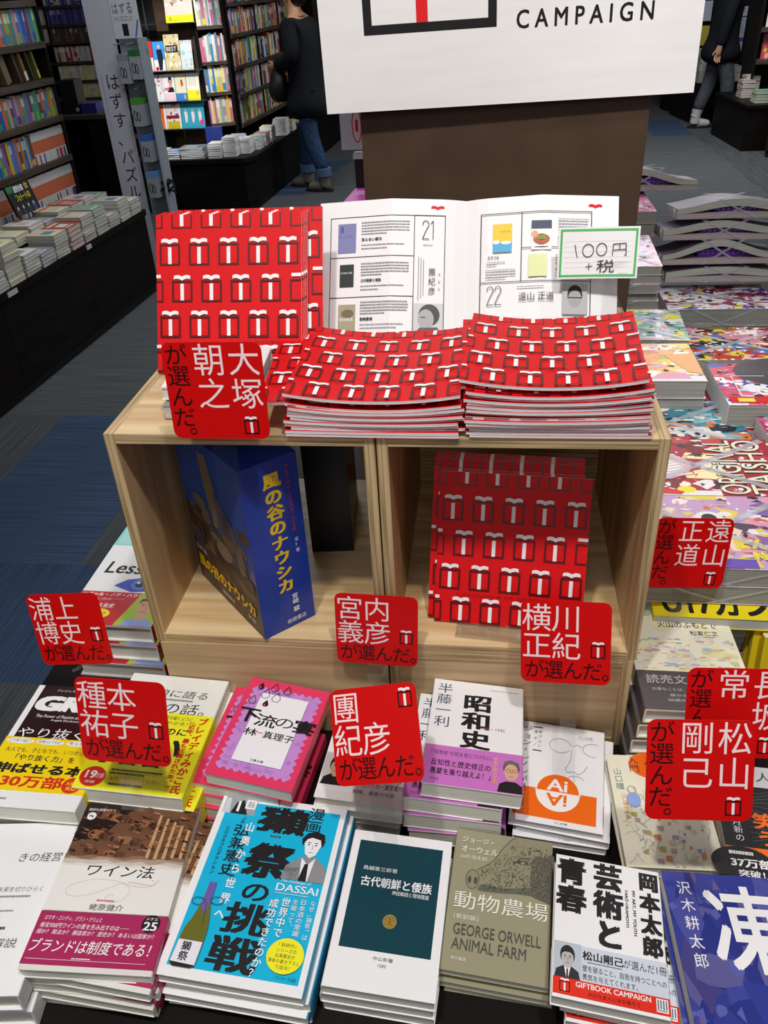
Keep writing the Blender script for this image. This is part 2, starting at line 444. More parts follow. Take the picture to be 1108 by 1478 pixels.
# ================================================================== SETTING
# floor: ribbed carpet tiles, blue ones let into the grey
mb = MB()
xs = [-6, -1.5, -.93, .2, 2.2, 2.62, 6]; ys = [-2.5, .77, 1.32, 2.43, 9.35, 10.45, 13]
for i in range(6):
    for j in range(6):
        m = CGREY if (i+j) % 2 else CGREY2
        if i == 1 and j in (2,): m = CBLUE
        if i == 1 and j == 1 or i == 2 and j == 1: m = CBLUE2
        if i == 4 and j == 4: m = CBLUE
        if j == 3 and i in (1, 2, 3): m = CGREY
        if i == 2 and j == 2: m = CGREY2
        mb.face([(xs[i], ys[j], 0), (xs[i+1], ys[j], 0), (xs[i+1], ys[j+1], 0), (xs[i], ys[j+1], 0)], m)
mb.face([(-1.55, 6.9, .001), (-1.28, 6.9, .001), (-1.05, 8.6, .001), (-1.5, 8.3, .001)], CBLUE)
struct(mb.build('floor'))
mb = MB(); mb.box((-6, 12.9, 0), (6, 13, 3.1), col('#4a4642', .7)); struct(mb.build('wall_back'))
mb = MB(); mb.box((-6.1, -2.5, 0), (-6, 13, 3.1), col('#4a4642', .7)); struct(mb.build('wall_left'))
mb = MB(); mb.box((6, -2.5, 0), (6.1, 13, 3.1), col('#4a4642', .7)); struct(mb.build('wall_right'))
# square brown pillar rising through the display island
mb = MB(); mb.box((.231, .5, 0), (.625, .93, 3.05), BROWN); p = struct(mb.build('pillar'))

# white board hung on the pillar
t = thing('campaign_board', 'large white foam board with black campaign lettering on the brown pillar', 'sign', (.4325, .485, 1.452))
mb = MB(); mb.box((-.2435, -.006, 0), (.2435, .006, .32), WHITEB)
a = Art(mb, lambda u, v, k: (-.2435+u, -.006-k, .32-v))
a.frame(58, 55, 172, 175, 11, BLACK); a.r(127, 66, 15, 153, col('#e01a1a', .45)); bow(a, 144, 33, 118, col('#d2151b', .45))
vs = 'C A M P A I G N'
a.t(vs, 255, 213, 171, 21, BLACK, bold=.018)
mb.build('panel', t)
t.rotation_euler = (0, R(-.9), R(1.5))

# dark island table under everything
t = thing('display_table', 'long low black display table carrying the crates and book piles', 'table', (0, 0, 0))
def round_pillar(o, z0, z1, m):         # a slab with an opening for the pillar
    x0, y0, x1, y1 = -.23+o, -.46+o, 1.35-o, 2.0-o; b = MB()
    for p, q in (((x0, y0), (x1, .497)), ((x0, .497), (.228, .933)), ((.628, .497), (x1, .933)), ((x0, .933), (x1, y1))):
        b.box((*p, z0), (*q, z1), m)
    return b
round_pillar(0, .715, .75, BLACKW).build('tabletop', t)
round_pillar(.04, .06, .715, BLACKW).build('cabinet', t)
round_pillar(.07, 0, .06, BLACK).build('plinth', t)

# plywood crates: two open ones on two low closed ones
TH = .012
def crate(x0, x1, z0, z1, depth, label, back, closed=None, group='plywood crates'):
    t = thing('plywood_crate', label, 'crate', ((x0+x1)/2, 0, z0), group=group)
    w = (x1-x0)/2; h = z1-z0
    def board(name, a, b, face, edge, side=None):
        c = [(p+q)/2 for p, q in zip(a, b)]
        m = MB(); m.box([p-q for p, q in zip(a, c)], [p-q for p, q in zip(b, c)], face, {'f': edge, 'k': edge, **(side or {})})
        return m.build(name, t, c)
    board('side_board', (-w, 0, 0), (-w+TH, depth, h), PLYV, EDGEX, {'t': EDGEX})
    board('side_board', (w-TH, 0, 0), (w, depth, h), PLYV, EDGEX, {'t': EDGEX})
    board('top_board', (-w+TH, 0, h-TH), (w-TH, depth, h), PLY, EDGEZ)
    board('bottom_board', (-w+TH, 0, 0), (w-TH, depth, TH), PLY, EDGEZ)
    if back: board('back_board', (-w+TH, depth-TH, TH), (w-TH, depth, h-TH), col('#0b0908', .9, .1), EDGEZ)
    if closed == 'flush':
        m = MB(); m.box((-w, -.0015, 0), (w, .001, h-.0005), PANEL); m.build('front_panel', t)
    if closed == 'inset':
        m = MB(); m.box((-w+TH, .002, TH), (w-TH, .012, h-TH), PANEL); m.build('front_panel', t)
    return t
crate(0, .2985, .90, 1.20, .39, 'open plywood crate holding the tall blue boxed set', False)
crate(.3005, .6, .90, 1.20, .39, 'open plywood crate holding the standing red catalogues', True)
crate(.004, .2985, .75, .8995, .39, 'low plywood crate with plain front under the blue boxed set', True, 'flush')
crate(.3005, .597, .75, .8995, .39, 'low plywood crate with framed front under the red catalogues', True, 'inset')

# ================================================================== RED CATALOGUES
CW, CH = .182, .192
def catalogue_art(a):
    for row, (cy, off) in enumerate([(4, .18), (48, .095), (92, .18), (135, .095), (177, .18)]):
        for k in range(-1, 6):
            cx = (off+.205*k)*181
            if cx < -14 or cx > 195: continue
            x0, x1 = max(cx-13, 0), min(cx+13, 182)
            y0, y1 = max(cy-13, 0), min(cy+13, 192)
            if x0 == cx-13 and x1 == cx+13 and y0 > 0:
                gift(a, cx, cy, 26, 26)
            else:
                if x1-x0 < 2: continue
                a.r(x0, y1-2, x1-x0, 2, DRED)
                if x0 > 0: a.r(x0, y0, 2, y1-y0, DRED)
                if x1 < 182: a.r(x1-2, y0, 2, y1-y0, DRED)
                if y0 > 0: a.r(x0, y0, x1-x0, 2, DRED)
                if x0 < cx-2.2 and x1 > cx+2.2: a.r(cx-2.2, y0, 4.4, y1-y0-3, WHITE)
                if y0 > 0:
                    if x0 > 0: a.r(x0+2, y0-7, x1-x0-2, 4, WHITE)
                    else: a.r(0, y0-7, x1-3, 4, WHITE)
    a.t('CATALOGUE OF GIFT BOOKS', 27, 152.5, 128, 2.2, DRED)

def catalogue(name, label, sag, lift=0, t=.0034, group=None, curl=0, n=20):
    """soft red catalogue; sag bends it like a trough across its width"""
    root = thing(name, label, 'catalogue', group=group)
    f = lambda x: sag*(2*x/CW)**2 + curl*max(0, -2*x/CW)**3 + lift*x
    xs = [-CW/2+CW*i/n for i in range(n+1)]
    mb = MB(); zs = [f(x) for x in xs]
    mb.slab(xs, [z+t-.0006 for z in zs], [z+t for z in zs], -CH/2, CH/2, RED, WHITE, WHITE)
    mb.slab(xs, [z for z in zs], [z+.0005 for z in zs], -CH/2, CH/2, WHITE, RED, RED)
    catalogue_art(Art(mb, lambda u, v, k: (-CW/2+u, CH/2-v, f(-CW/2+u)+t+k), 1.2e-4))
    mb.build('cover', root)
    pb = MB(); x2 = [x*.998 for x in xs]
    pb.slab(x2, [z+.0006 for z in zs], [z+t-.0007 for z in zs], -CH/2+.0002, CH/2-.0002, PAGEW, PAGEW, PAGEW)
    pb.build('page_block', root)
    return root
rr = random.Random(4)
gL, gR = 'red catalogues stacked on the left of the crate top', 'red catalogues stacked on the right of the crate top'
SAGS = [.0006+.0085*(i/11)**1.25 for i in range(12)]
protoS = [catalogue('gift_catalogue', 'x', s) for s in SAGS]
used = set()
def place_cat(k, loc, rz, label, group, rx=0, ry=0):
    if k not in used:
        used.add(k); o = protoS[k]; o.location = loc; o.rotation_euler = (rx, ry, rz); o['label'] = label; o['group'] = group; return o
    return dup(protoS[k], loc, (rx, ry, rz), label, group)
n = 11
for i in range(n):
    k = min(11, int(i/n*12)); z = 1.2002+i*.0031+(.0072 if i == n-1 else 0)
    lab = ('topmost bowed red catalogue of the left stack on the crates' if i == n-1 else
           'lowest red catalogue of the left stack on the crates' if i == 0 else
           f'red catalogue in the left stack on the crates, {ordn(n-1-i)} below the topmost one')
    last = i == n-1
    place_cat(k, (.2985+rr.uniform(-.0035, .0035), CH/2-.003+rr.uniform(-.0015, .0015), z), R(rr.uniform(-1.2, 1.2)) if not last else R(-.6), lab, gL, ry=R(.2))
place_cat(1, (.260, CH/2+.010, 1.2325), R(5.0), 'red catalogue slipped out to the left under the topmost of the left stack', gL)
n = 15
for i in range(n):
    k = min(11, int(i/n*12)); z = 1.2002+i*.0034+(.0055 if i == n-1 else 0)
    lab = ('topmost bowed red catalogue of the right stack, its right end lifted' if i == n-1 else
           'lowest red catalogue of the right stack on the crates' if i == 0 else
           f'red catalogue in the right stack on the crates, {ordn(n-1-i)} below the topmost one')
    place_cat(k, (.486+rr.uniform(-.003, .003), CH/2-.003+rr.uniform(-.003, .002), z), R(rr.uniform(-1, 1)) if i < n-1 else R(-3.2), lab, gR, ry=R(-.25*i/n*6))
place_cat(4, (.478, CH/2+.010, 1.2492), R(1.2), 'red catalogue shifted left and back under the topmost of the right stack', gR, ry=R(-1.3))
# standing catalogues
def stand_cat(base, tilt, rz, label, group, dx=0):
    o = dup(protoS[0], (0, 0, 0), (0, 0, 0), label, group)
    m = Matrix.Rotation(rz, 3, 'Z') @ Matrix.Rotation(tilt, 3, 'X')
    o.rotation_euler = (tilt, 0, rz)
    o.location = Vector(base)+m @ Vector((0, CH/2, 0))
    return o
gU = 'red catalogues standing on the crate top'
stand_cat((.099, .160, 1.2005), R(62), R(0), 'red catalogue standing upright behind the card with four white characters', gU)
for i in range(3):
    stand_cat((.1010+.0014*i, .1642+.0042*i, 1.2005), R(62), 0, f'red catalogue standing upright at left, {ordn(i+1)} behind the front one', gU)
stand_cat((.122, .182, 1.2005), R(62.5), R(1), 'red catalogue at the back of the upright ones, shifted right beside the open magazine', gU)
gC = 'red catalogues standing inside the right crate'
stand_cat((.4455, .0385, .9128), R(67), R(-4.8), 'red catalogue standing foremost inside the right crate behind clear stand', gC)
for i in range(5):
    stand_cat((.437+.0005*i, .0445+.0045*i+(.010 if i else 0), .9128+(.006 if i else .001)+.0006*i), R(67), R(-4.8), f'red catalogue inside the right crate, {ordn(i+1)} behind the foremost one', gC)

t = thing('acrylic_book_stand', 'clear acrylic book stand holding the red catalogues inside the crate', 'stand', (.425, .028, .912), (0, 0, R(-4.8)))
mb = MB(); mb.box((-.042, -.016, 0), (.042, .010, .0012), CLEAR); mb.build('base', t)
mb = MB(); mb.box((-.042, -.0172, 0), (.042, -.016, .021), CLEAR); mb.build('front_lip', t)
mb = MB(); mb.box((-.040, -.0172, .0212), (.040, -.012, .0218), CLEAR); mb.build('ledge', t)

# open magazine leaning against the pillar side of the crate top
t = thing('open_magazine', 'open white magazine spread standing upright before the brown pillar', 'magazine', (.384, .250, 1.2005))
tilt = R(34)
def mag(u, v, k):                    # u over both pages, 0 .. .366
    x = u-.183
    y = .012*(1-abs(abs(x)-.0915)/.0915)*(-1)-.004*max(0, 1-abs(x)/.02)*(-1)
    z = .188-v
    yy = y-k
    return (x, yy*math.cos(tilt)+z*math.sin(tilt), z*math.cos(tilt)-yy*math.sin(tilt))
mb = MB(); N = 28
us = [.366*i/N for i in range(N+1)]
for q0, q1 in zip(us, us[1:]):
    mb.face([mag(q0, .188, 0), mag(q1, .188, 0), mag(q1, 0, 0), mag(q0, 0, 0)], WHITE)
    mb.face([mag(q0, 0, -.004), mag(q1, 0, -.004), mag(q1, .188, -.004), mag(q0, .188, -.004)], WHITE)
    mb.face([mag(q0, 0, 0), mag(q1, 0, 0), mag(q1, 0, -.004), mag(q0, 0, -.004)], PAGEW)
for q in (0, .366):
    mb.face([mag(q, .188, 0), mag(q, 0, 0), mag(q, 0, -.004), mag(q, .188, -.004)], PAGEW)
a = Art(mb, lambda u, v, k: mag(u, .021+(v-.029)*1.09, k), 3e-4)
INK = col('#2d2b2c', .5); MID = col('#9a999d', .5)
def seg_r(u, v, w, h, m):
    k = max(1, int(w/12))
    for i in range(k): a.r(u+w*i/k, v, w/k, h, m)
bow(a, 148, 20, 16, RED); bow(a, 338, 22, 16, RED)
def digits(u, v, txt):
    for i, ch in enumerate(txt):
        x = u+i*9.5
        if ch == '2': a.l(smooth([(x, v+5), (x+1.2, v+1.2), (x+4, v), (x+7, v+2), (x+7.2, v+6), (x+4, v+12), (x, v+21.5)])+[(x+8, v+21.5)], .9, INK)
        else: a.l([(x+.5, v+3.5), (x+3.5, v), (x+3.5, v+22)], .9, INK)
# left page
for v in (29, 77, 125, 170): seg_r(14, v, 106, .9, INK)
seg_r(120, 29, 38, .9, INK)
for u in (14, 119.5, 157): a.r(u, 29, .9, 142, INK)
a.r(24, 37, 23, 35, col('#7d7fae', .5)); a.r(27, 40, 4, 8, col('#56598c')); a.t('見えない都市', 25, 51, 18, 3, col('#565a86'))
a.r(27, 86, 18, 27, col('#1d2b28', .5)); a.t('古代朝鮮と倭族', 28, 95, 15, 2.2, WHITE)
a.r(26, 134, 22, 34, col('#a69d80', .5)); a.t('動物農場', 28, 150, 17, 4, WHITE); a.e(38, 145, 8, 5, col('#6f684f'))
for v, s in ((36, '見えない都市'), (85, '古代朝鮮と倭族'), (131, '動物農場')):
    a.lines(54, v, 60, 5, 3.4, 1.3, MID, seed=v)
    a.t(s, 54, v+19, 26 if len(s) > 4 else 16, 4, INK, bold=.03); a.lines(54, v+27, 54, 2, 4.2, 1.1, MID, seed=v+9)
digits(130, 36, '21'); a.lines(131, 64, 14, 1, 2, .9, MID)
a.tv('團紀彦', 138, 91, 9, 34, INK)
a.tv('建築家', 150, 95, 3, 26, MID)
for i in range(3): a.r(125.5+3*i, 78+2*i, .8, 52-5*i, MID)
a.r(121, 134, 36, 36, col('#c9c8c8'))
a.e(140, 148, 13, 13, col('#2b292a')); a.e(136, 153, 10, 12, col('#a7a5a3')); a.p([(124, 170), (128, 163), (150, 162), (156, 170)], col('#4b494a'))
a.p([(131, 148), (127, 156), (131, 157)], col('#a7a5a3')); a.r(130, 150, 6, 1.4, col('#2b292a'))
# right page
for v in (29, 109.5): seg_r(201, v, 133, .9, INK)
seg_r(250, 70.5, 84, .9, INK)
for u in (201, 333): a.r(u, 29, .9, 142, INK)
a.r(250, 29, .9, 81, INK)
a.r(216, 38, 23, 37, WHITE); a.r(216, 42, 23, 22, col('#ecc614', .5)); a.r(216, 64, 23, 11, col('#46a9d2', .5)); a.e(220, 63, 4, 2.4, WHITE); a.e(232, 64, 6, 2, WHITE)
a.t('カラフル', 226, 50, 11, 2.6, INK)
a.t('カラフル', 210, 79, 14, 3.4, INK, bold=.03); a.lines(209, 86, 22, 2, 3.2, 1.1, MID, 3); a.lines(208, 95, 36, 4, 3.2, 1.1, MID, 4)
a.r(262, 40, 24, 34, col('#e9e5e0')); a.r(262, 40, 24, 10, col('#2b3350', .5)); a.e(274, 62, 10, 6, col('#b4572e')); a.e(274, 60, 6, 3, col('#7c8a36')); a.e(266, 56, 4, 4, col('#d99a63'))
a.lines(294, 38, 36, 5, 3.3, 1.2, MID, 6); a.t('スープ', 293, 58, 10, 3.6, INK, bold=.03); a.lines(293, 65, 34, 1, 3, 1.1, MID, 7)
a.r(259, 79, 22, 26, col('#d9dfa0', .5)); splash(Art(mb, lambda u, v, k: mag(u+.259, .021+(v+.050)*1.09, k+1.6e-3), 0), 22, 26, [col('#b8c86a'), col('#e6dc8a'), col('#7e9a5a'), col('#efeccf')], 26, 5)
a.lines(291, 80, 36, 4, 3.2, 1.2, MID, 8); a.t('火山のふもとで', 291, 95, 26, 3.4, INK, bold=.03); a.lines(291, 101, 34, 2, 3, 1.1, MID, 9)
digits(210, 115, '22'); a.lines(246, 116, 46, 1, 3, 1.2, MID, 10); a.t('遠山 正道', 248, 123, 42, 10, INK)
a.r(300, 113, 30, 36, col('#b5b4b4')); a.e(315, 126, 9, 11, col('#2b292a')); a.e(315, 131, 8, 10, col('#a5a3a1')); a.r(306, 129, 18, 1.4, col('#2b292a'))
mb.build('page_spread', t); t.scale = (1.045, 1, 1)

# price card with green border on a clear stand
t = thing('price_card', 'white price card with green border reading 100 yen plus tax', 'price card', (.545, .262, 1.2005))
mb = MB(); PCW, PCH = .0955, .060
yb = lambda x: .004*math.cos(x/PCW*3.1)
xs_ = [-PCW/2+PCW*i/8 for i in range(9)]
for q0, q1 in zip(xs_, xs_[1:]):
    for y, sg in ((0, 1), (.0006, -1)):
        pts = [(q0, yb(q0)+y, .082), (q1, yb(q1)+y, .082), (q1, yb(q1)+y, .082+PCH), (q0, yb(q0)+y, .082+PCH)]
        mb.face(pts if sg > 0 else pts[::-1], col('#fbfcfb', .4))
a = Art(mb, lambda u, v, k: (-PCW/2+u, yb(-PCW/2+u)-k, .082+PCH-v), 2e-4)
GRN = col('#5fc26e', .45); PEN = col('#3f4147', .5)
for q in range(8):
    u = 2.2+91*q/8; a.r(u, 2.2, 91/8, 2.6, GRN); a.r(u, 55.2, 91/8, 2.6, GRN)
a.r(2.2, 2.2, 2.6, 55.5, GRN); a.r(90.7, 2.2, 2.6, 55.5, GRN)
for q in range(6):
    for z in range(6): a.r(8+z*13, 16+q*6, 13, .25, col('#d4dcd6'))
a.l([(20, 20), (21.5, 28), (23.5, 35)], 1.0, PEN)
a.arc(36, 27, 6.5, 7.4, 1.0, PEN, 20, 375); a.arc(52, 26, 6, 7.2, 1.0, PEN, 10, 365)
a.l([(65.5, 20), (65, 33)], 1, PEN); a.l([(65.5, 20), (80, 19), (81, 33), (79, 32.5)], 1, PEN); a.l([(73, 19.5), (73, 26)], 1, PEN); a.l([(66, 27), (80.5, 26)], 1, PEN)
a.l([(34, 46), (42, 45)], .9, PEN); a.l([(38, 41.5), (38, 50)], .9, PEN)
a.t('税', 47, 38, 21, 15, PEN)
a.lines(73, 54, 14, 1, 1, .5, MID)
o = mb.build('card', t); o.rotation_euler = (R(-12), 0, 0); o.location = (0, -.016, 0)
mb = MB(); mb.box((.010, .006, 0), (.046, .0068, .10), CLEAR); mb.box((.010, .0068, 0), (.046, .05, .001), CLEAR); mb.build('clear_stand', t)

# small paperbacks lying behind the card at the front left of the crate top
o = book('paperback', 'small white paperback with red edge lying left on the crate top', 'book', .105, .148, .014, WHITE, lambda a: (a.r(0, 145, 105, 3, col('#e9a7a0')), a.lines(6, 120, 30, 3, 6, 2, GREY)), group='paperbacks on the crate top')
pose_top(o, (.104, .122, 1.233), (0, R(1), R(4)))
o = book('paperback', 'grey paperback underneath the small white one on the crate top', 'book', .100, .148, .016, GREY, None, page=PAGEG, group='paperbacks on the crate top')
pose_top(o, (.112, .106, 1.2172), (0, 0, R(-3)))

# ================================================================== RED NAME CARDS
def rounded(w, h, r, n=5):
    pts = []
    for cx, cy, a0 in ((w-r, r, -90), (w-r, h-r, 0), (r, h-r, 90), (r, r, 180)):
        pts += [(cx+r*math.cos(R(a0+90*i/n)), cy+r*math.sin(R(a0+90*i/n))) for i in range(n+1)]
    return pts
def name_card(label, art, loc, rot, foot, curl=0):
    """square red card in a clear sleeve; loc is its middle, foot the height of what the clear stalk stands on"""
    t = thing('recommendation_card', label, 'card', loc, [R(x) for x in rot], 'red square recommendation cards')
    mb = MB(); pts = rounded(100, 100, 9)
    f = lambda u, v, k: (-.05+u, .05-v, k)
    mb.face([f(u*.001, v*.001, .0003) for u, v in pts[::-1]], CARDRED)
    mb.face([f(u*.001, v*.001, -.0005) for u, v in pts], CARDRED)
    for p, q in zip(pts, pts[1:]+pts[:1]):
        mb.face([f(p[0]*.001, p[1]*.001, .0003), f(p[0]*.001, p[1]*.001, -.0005), f(q[0]*.001, q[1]*.001, -.0005), f(q[0]*.001, q[1]*.001, .0003)], CARDRED)
    art(Art(mb, f, 5e-4)); mb.build('card', t)
    m = Matrix.Rotation(R(rot[2]), 3, 'Z') @ Matrix.Rotation(R(rot[1]), 3, 'Y') @ Matrix.Rotation(R(rot[0]), 3, 'X')
    b = Vector(loc)+m @ Vector((0, -.046, -.0015))
    L = max(.01, b.z-foot)
    s = MB(); s.box((-.013, -.046-L, -.0016), (.013, .03, -.0009), CLEAR); s.build('clear_stalk', t)
    return t
CBLK = col('#280507', .4)
def card_h(l1, l2, boxed=False):
    def art(a):
        for row, s in ((3, l1), (37, l2)):
            a.tv(s[0], 1, row, 34, 36, PINKW)
            if len(s) > 1: a.tv(s[1], 34, row, 34, 36, PINKW)
        if boxed: gift(a, 87, 17, 16, line=CBLK)
        else: gift(a, 86, 59, 16, line=CBLK)
        for i, ch in enumerate('が選んだ。'):
            a.tv(ch, 4+i*21.5, 71, 23, 26, CBLK, bold=.0)
    return art
def card_v(c1, c2):
    def art(a):
        for i, ch in enumerate(c1): a.tv(ch, 65, 1+i*34.5, 33, 35, PINKW)
        for i, ch in enumerate(c2): a.tv(ch, 30, 1+i*34.5, 33, 35, PINKW)
        for i, ch in enumerate('が選んだ。'): a.tv(ch, 2, 1+i*21.5, 24, 23.5, CBLK, corner=True)
        gift(a, 82, 87, 15, line=CBLK)
    return art
name_card('red square card with four white characters at the front edge of the crate top', card_v('大塚', '朝之'), (.149, -.034, 1.2665), (84, 0, .5), 1.2005-.05)
name_card('red square card furthest left, standing over the book with an eye on it', card_h('浦上', '博史'), (-.103, -.019, .930), (76.8, -6.2, -1.8), .842)
name_card('red square card between the black and the yellow banded paperbacks at left', card_h('種本', '祐子'), (.042, -.19, .959), (73.8, .5, -1.8), .85)
name_card('red square card at the middle below the blue boxed set, before the crate seam', card_h('宮内', '義彦'), (.289, -.014, .944), (83, 1, -1.5), .80)
name_card('red square card before the bottom right corner of the red catalogues in the crate', card_h('横川', '正紀'), (.509, -.042, .961), (72, -3.5, -4.7), .79)
name_card('red square card tilted back with its icon at the top right corner', card_h('團', '紀彦', True), (.306, -.167, .935), (45.5, -17.5, -5.7), .80)
name_card('red square card against the comic magazines right of the crates', card_v('遠山', '正道'), (0.680, .140, 0.959), (79.7, 4.6, 7.7), .86)
name_card('red square card cut by the right edge, behind the other large red card', card_v('長坂', '常'), (.676, -.125, .948), (70, 0, 2), .855)
name_card('red square card nearest the right edge with a vertical black line of text', card_v('松山', '剛己'), (.623, -.208, .956), (64, .3, 2.9), .83)

# ================================================================== BLUE BOXED SET
t = thing('boxed_set', 'tall blue slipcase with yellow title letters standing in the left crate', 'box', (.1455, -.004, .9122), (0, 0, math.atan2(.051, .054)))
BLU = col('#16399a', .22, .5); BLU2 = col('#1c4fa6', .25)
bw, bd, bh = .0745, .178, .244
mb = MB(); mb.box((0, 0, 0), (bw, bd, bh), BLU)
a = Art(mb, lambda u, v, k: (u, -k, bh-v))
YEL = col('#f0c419', .4)
a.tv('風の谷のナウシカ', 27, 16, 24, 172, YEL, bold=.04)
a.tv('アニメージュ・コミックス・ワイド判', 57, 12, 5.5, 92, col('#d2343a', .4), bold=.02)
a.tv('全7巻', 58, 112, 6, 24, WHITE); a.tv('宮崎', 44, 193, 9, 17, WHITE, bold=.02); a.tv('駿', 44, 213, 9, 9, WHITE, bold=.02); a.t('徳間書店', 33, 229, 28, 7, WHITE)
b = Art(mb, lambda u, v, k: (-k, bd-u, bh-v))
rr = random.Random(8)
b.r(0, 0, 178, 150, BLU2)
bro = [col('#5a4636', .4), col('#6e5844', .4), col('#3d3330', .4), col('#7a6a58', .4), col('#4b4a5e', .4)]
b.p([(0, 120), (60, 105), (130, 150), (178, 160), (178, 244), (0, 244)], col('#4a3a30', .4))
for i in range(42):
    cx, cy = rr.uniform(5, 165), rr.uniform(90, 200)
    q = rr.uniform(6, 22); b.e(cx, cy, q, q*rr.uniform(.4, .9), rr.choice(bro), 9)
b.p([(70, 18), (92, 14), (104, 60), (112, 110), (84, 120), (74, 70)], bro[3]); b.p([(96, 60), (140, 95), (160, 150), (120, 160), (98, 110)], bro[4])
b.e(120, 128, 18, 10, bro[1]); b.e(146, 140, 9, 22, bro[3]); b.e(100, 150, 20, 14, col('#8a7660', .4))
b.fine()
for i in range(90):
    cx, cy = rr.uniform(20, 165), rr.uniform(30, 195); q = rr.uniform(4, 16)
    if cy < 150-(cx-60)*.9 and cy < 105: continue
    b.l([(cx, cy), (cx+q*.5, cy+q*.6), (cx+q*.6, cy+q*1.3)], rr.uniform(.6, 1.8), rr.choice(bro+[col('#9a8a74', .4), col('#2a2420', .4)]))
b.fine(False)
b.t('風の谷のナウシカ', 8, 197, 156, 22, YEL, bold=.045); b.t('宮崎 駿', 8, 182, 30, 8, WHITE); b.t('全7巻', 140, 223, 20, 7, WHITE); b.t('徳間書店', 70, 226, 34, 6, WHITE)
b.t('アニメージュ・コミックス・ワイド判', 40, 190, 90, 5, col('#d2343a', .4))
mb.build('slipcase', t)
t = thing('boxed_set', 'dark navy slipcase at the back of the left crate', 'box', (.170, .185, .9122), (0, 0, R(6)))
mb = MB(); mb.box((0, 0, 0), (.060, .15, .255), col('#090d1c', .35)); mb.build('slipcase', t)
# ================================================================== PILES OF BOOKS IN FRONT
PINK = col('#e23a62', .4); LILAC = col('#c58bd0', .45); TEAL = col('#12404a', .3); OLIVE = col('#9a9478', .35)
ORANGE = col('#f06a12', .4); YELLOW = col('#f2dc1e', .4); YEL2 = col('#f4ee2a', .4); MAG = col('#a8295a', .35); VIOLET = col('#c873c0', .4)
CYAN = col('#18b4dc', .3); INKK = col('#1d1a1b', .45); CREAM = col('#eee8cf', .5); SKIN = col('#d6a888', .5); GSK = col('#b9b5b2', .5); DG = col('#4a4b4f', .45)
TB = .7502

# 1 white paperback with the deep teal panel
def art(a):
    a.r(9, 12, 92, 121, TEAL)
    a.t('鳥越憲三郎著', 18, 42, 37, 5, WHITE); a.t('古代朝鮮と倭族', 18, 54, 76, 11.5, WHITE, bold=.02); a.t('神話解読と現地踏査', 53, 67, 39, 5, WHITE)
    g = col('#a8863c', .4); g2 = col('#6f5a26', .4)
    a.e(55.5, 101, 7.2, 7.6, g); a.arc(55.5, 101, 5.6, 6, .5, g2); a.arc(54, 99, 2.2, 2.4, .8, g2, n=10); a.arc(57.5, 99, 2, 2.2, .8, g2, n=10); a.l([(52, 104), (56, 103), (59, 105)], .9, g2); a.l([(55, 97), (56, 105)], .8, g2)
    a.t('中公新書', 45, 138, 20, 4, DG); a.t('1085', 51, 145, 8, 3, DG)
o = book('paperback', 'white paperback with deep teal cover panel and small gold emblem', 'book', .110, .173, .0150, WHITE, art, 'L')
pile(o, (.328, -.275, .797), (-.3, 2, -2.85), 3, TB, 'white paperbacks with a teal cover panel', 'white teal-panelled paperbacks', 1.6, 3)

# 2 olive paperback with the pig's head
def art(a):
    d = col('#4b4c47', .45)
    a.p([(105.6, 73), (105.6, 1)]+smooth([(84, 0.6), (66, 1), (60, 5), (51, 18), (42, 34), (27, 46), (21, 47), (16, 53), (15.5, 61), (19, 68), (25, 70), (31, 70), (55, 69), (70, 67), (84, 67), (95, 70), (105.6, 73)]), col('#8f8a6e', .4))
    top = [(66, 1), (60, 5), (51, 18), (42, 34), (27, 46)]
    a.l(smooth(top), .9, d); a.arc(22.5, 58, 7, 11, .8, d); a.e(19.5, 59, 2, 4.2, d); a.e(26, 59, 2, 4.2, d)
    a.p(smooth([(30, 66), (34, 62), (55, 63), (72, 60), (84, 58), (86, 66), (70, 67), (55, 69), (31, 70)], 4, True), col('#66645a', .45))
    a.p(smooth([(84, 24), (90, 19), (97, 20), (105.6, 14)], 4)+smooth([(105.6, 73), (95, 70), (86, 66), (83, 50), (84, 24)], 4), col('#5c5b50', .45))
    a.e(74, 30, 6.5, 2.6, d); a.e(74.5, 30.5, 2, 1.6, col('#9a9478')); a.l([(64, 34), (72, 25), (82, 23)], 1.1, d)
    a.l([(84, 14), (92, 12)], 1.2, d)
    rr = random.Random(5)
    hair = col('#47483f', .45)
    a.fine()
    for i in range(900):
        x, y = rr.uniform(32, 104), rr.uniform(4, 66)
        edge = 46-(x-27)*.92 if x < 60 else 6
        if y < edge+3: continue
        if x < 84 and rr.random() > (.35+.6*(y/66)): continue
        m = hair if x < 84 else rr.choice((col('#8d886c', .4), col('#3f403c', .45)))
        q = rr.uniform(1.0, 2.8); t = rr.uniform(.4, 1.5)
        a.l([(x, y), (x-q*math.cos(t), y+q*math.sin(t))], .5, m)
    a.fine(False)
    W = col('#e9e6d6', .4)
    a.t('ジョージ・', 7, 9, 34, 7, W, bold=.01); a.t('オーウェル', 7, 20, 40, 8, W, bold=.01); a.t('山形浩生訳', 7, 31, 29, 5, W)
    a.t('動物農場', 6, 74, 97, 19, W); a.t('〔新訳版〕', 8, 99, 25, 5.5, W)
    a.t('GEORGE ORWELL', 9, 109, 88, 11.5, d); a.t('ANIMAL FARM', 9, 124, 74, 11.5, d); a.t('早川書房', 10, 143, 15, 3.5, W)
o = book('paperback', 'olive paperback with a drawn pig head and white title', 'book', .106, .157, .0092, OLIVE, art, 'R', page=PAGEG)
pile(o, (.439, -.252, .786), (1.4, 1.4, -4.66), 4, TB, 'olive paperbacks with a pig head', 'olive pig-head paperbacks', 1.2, 8)

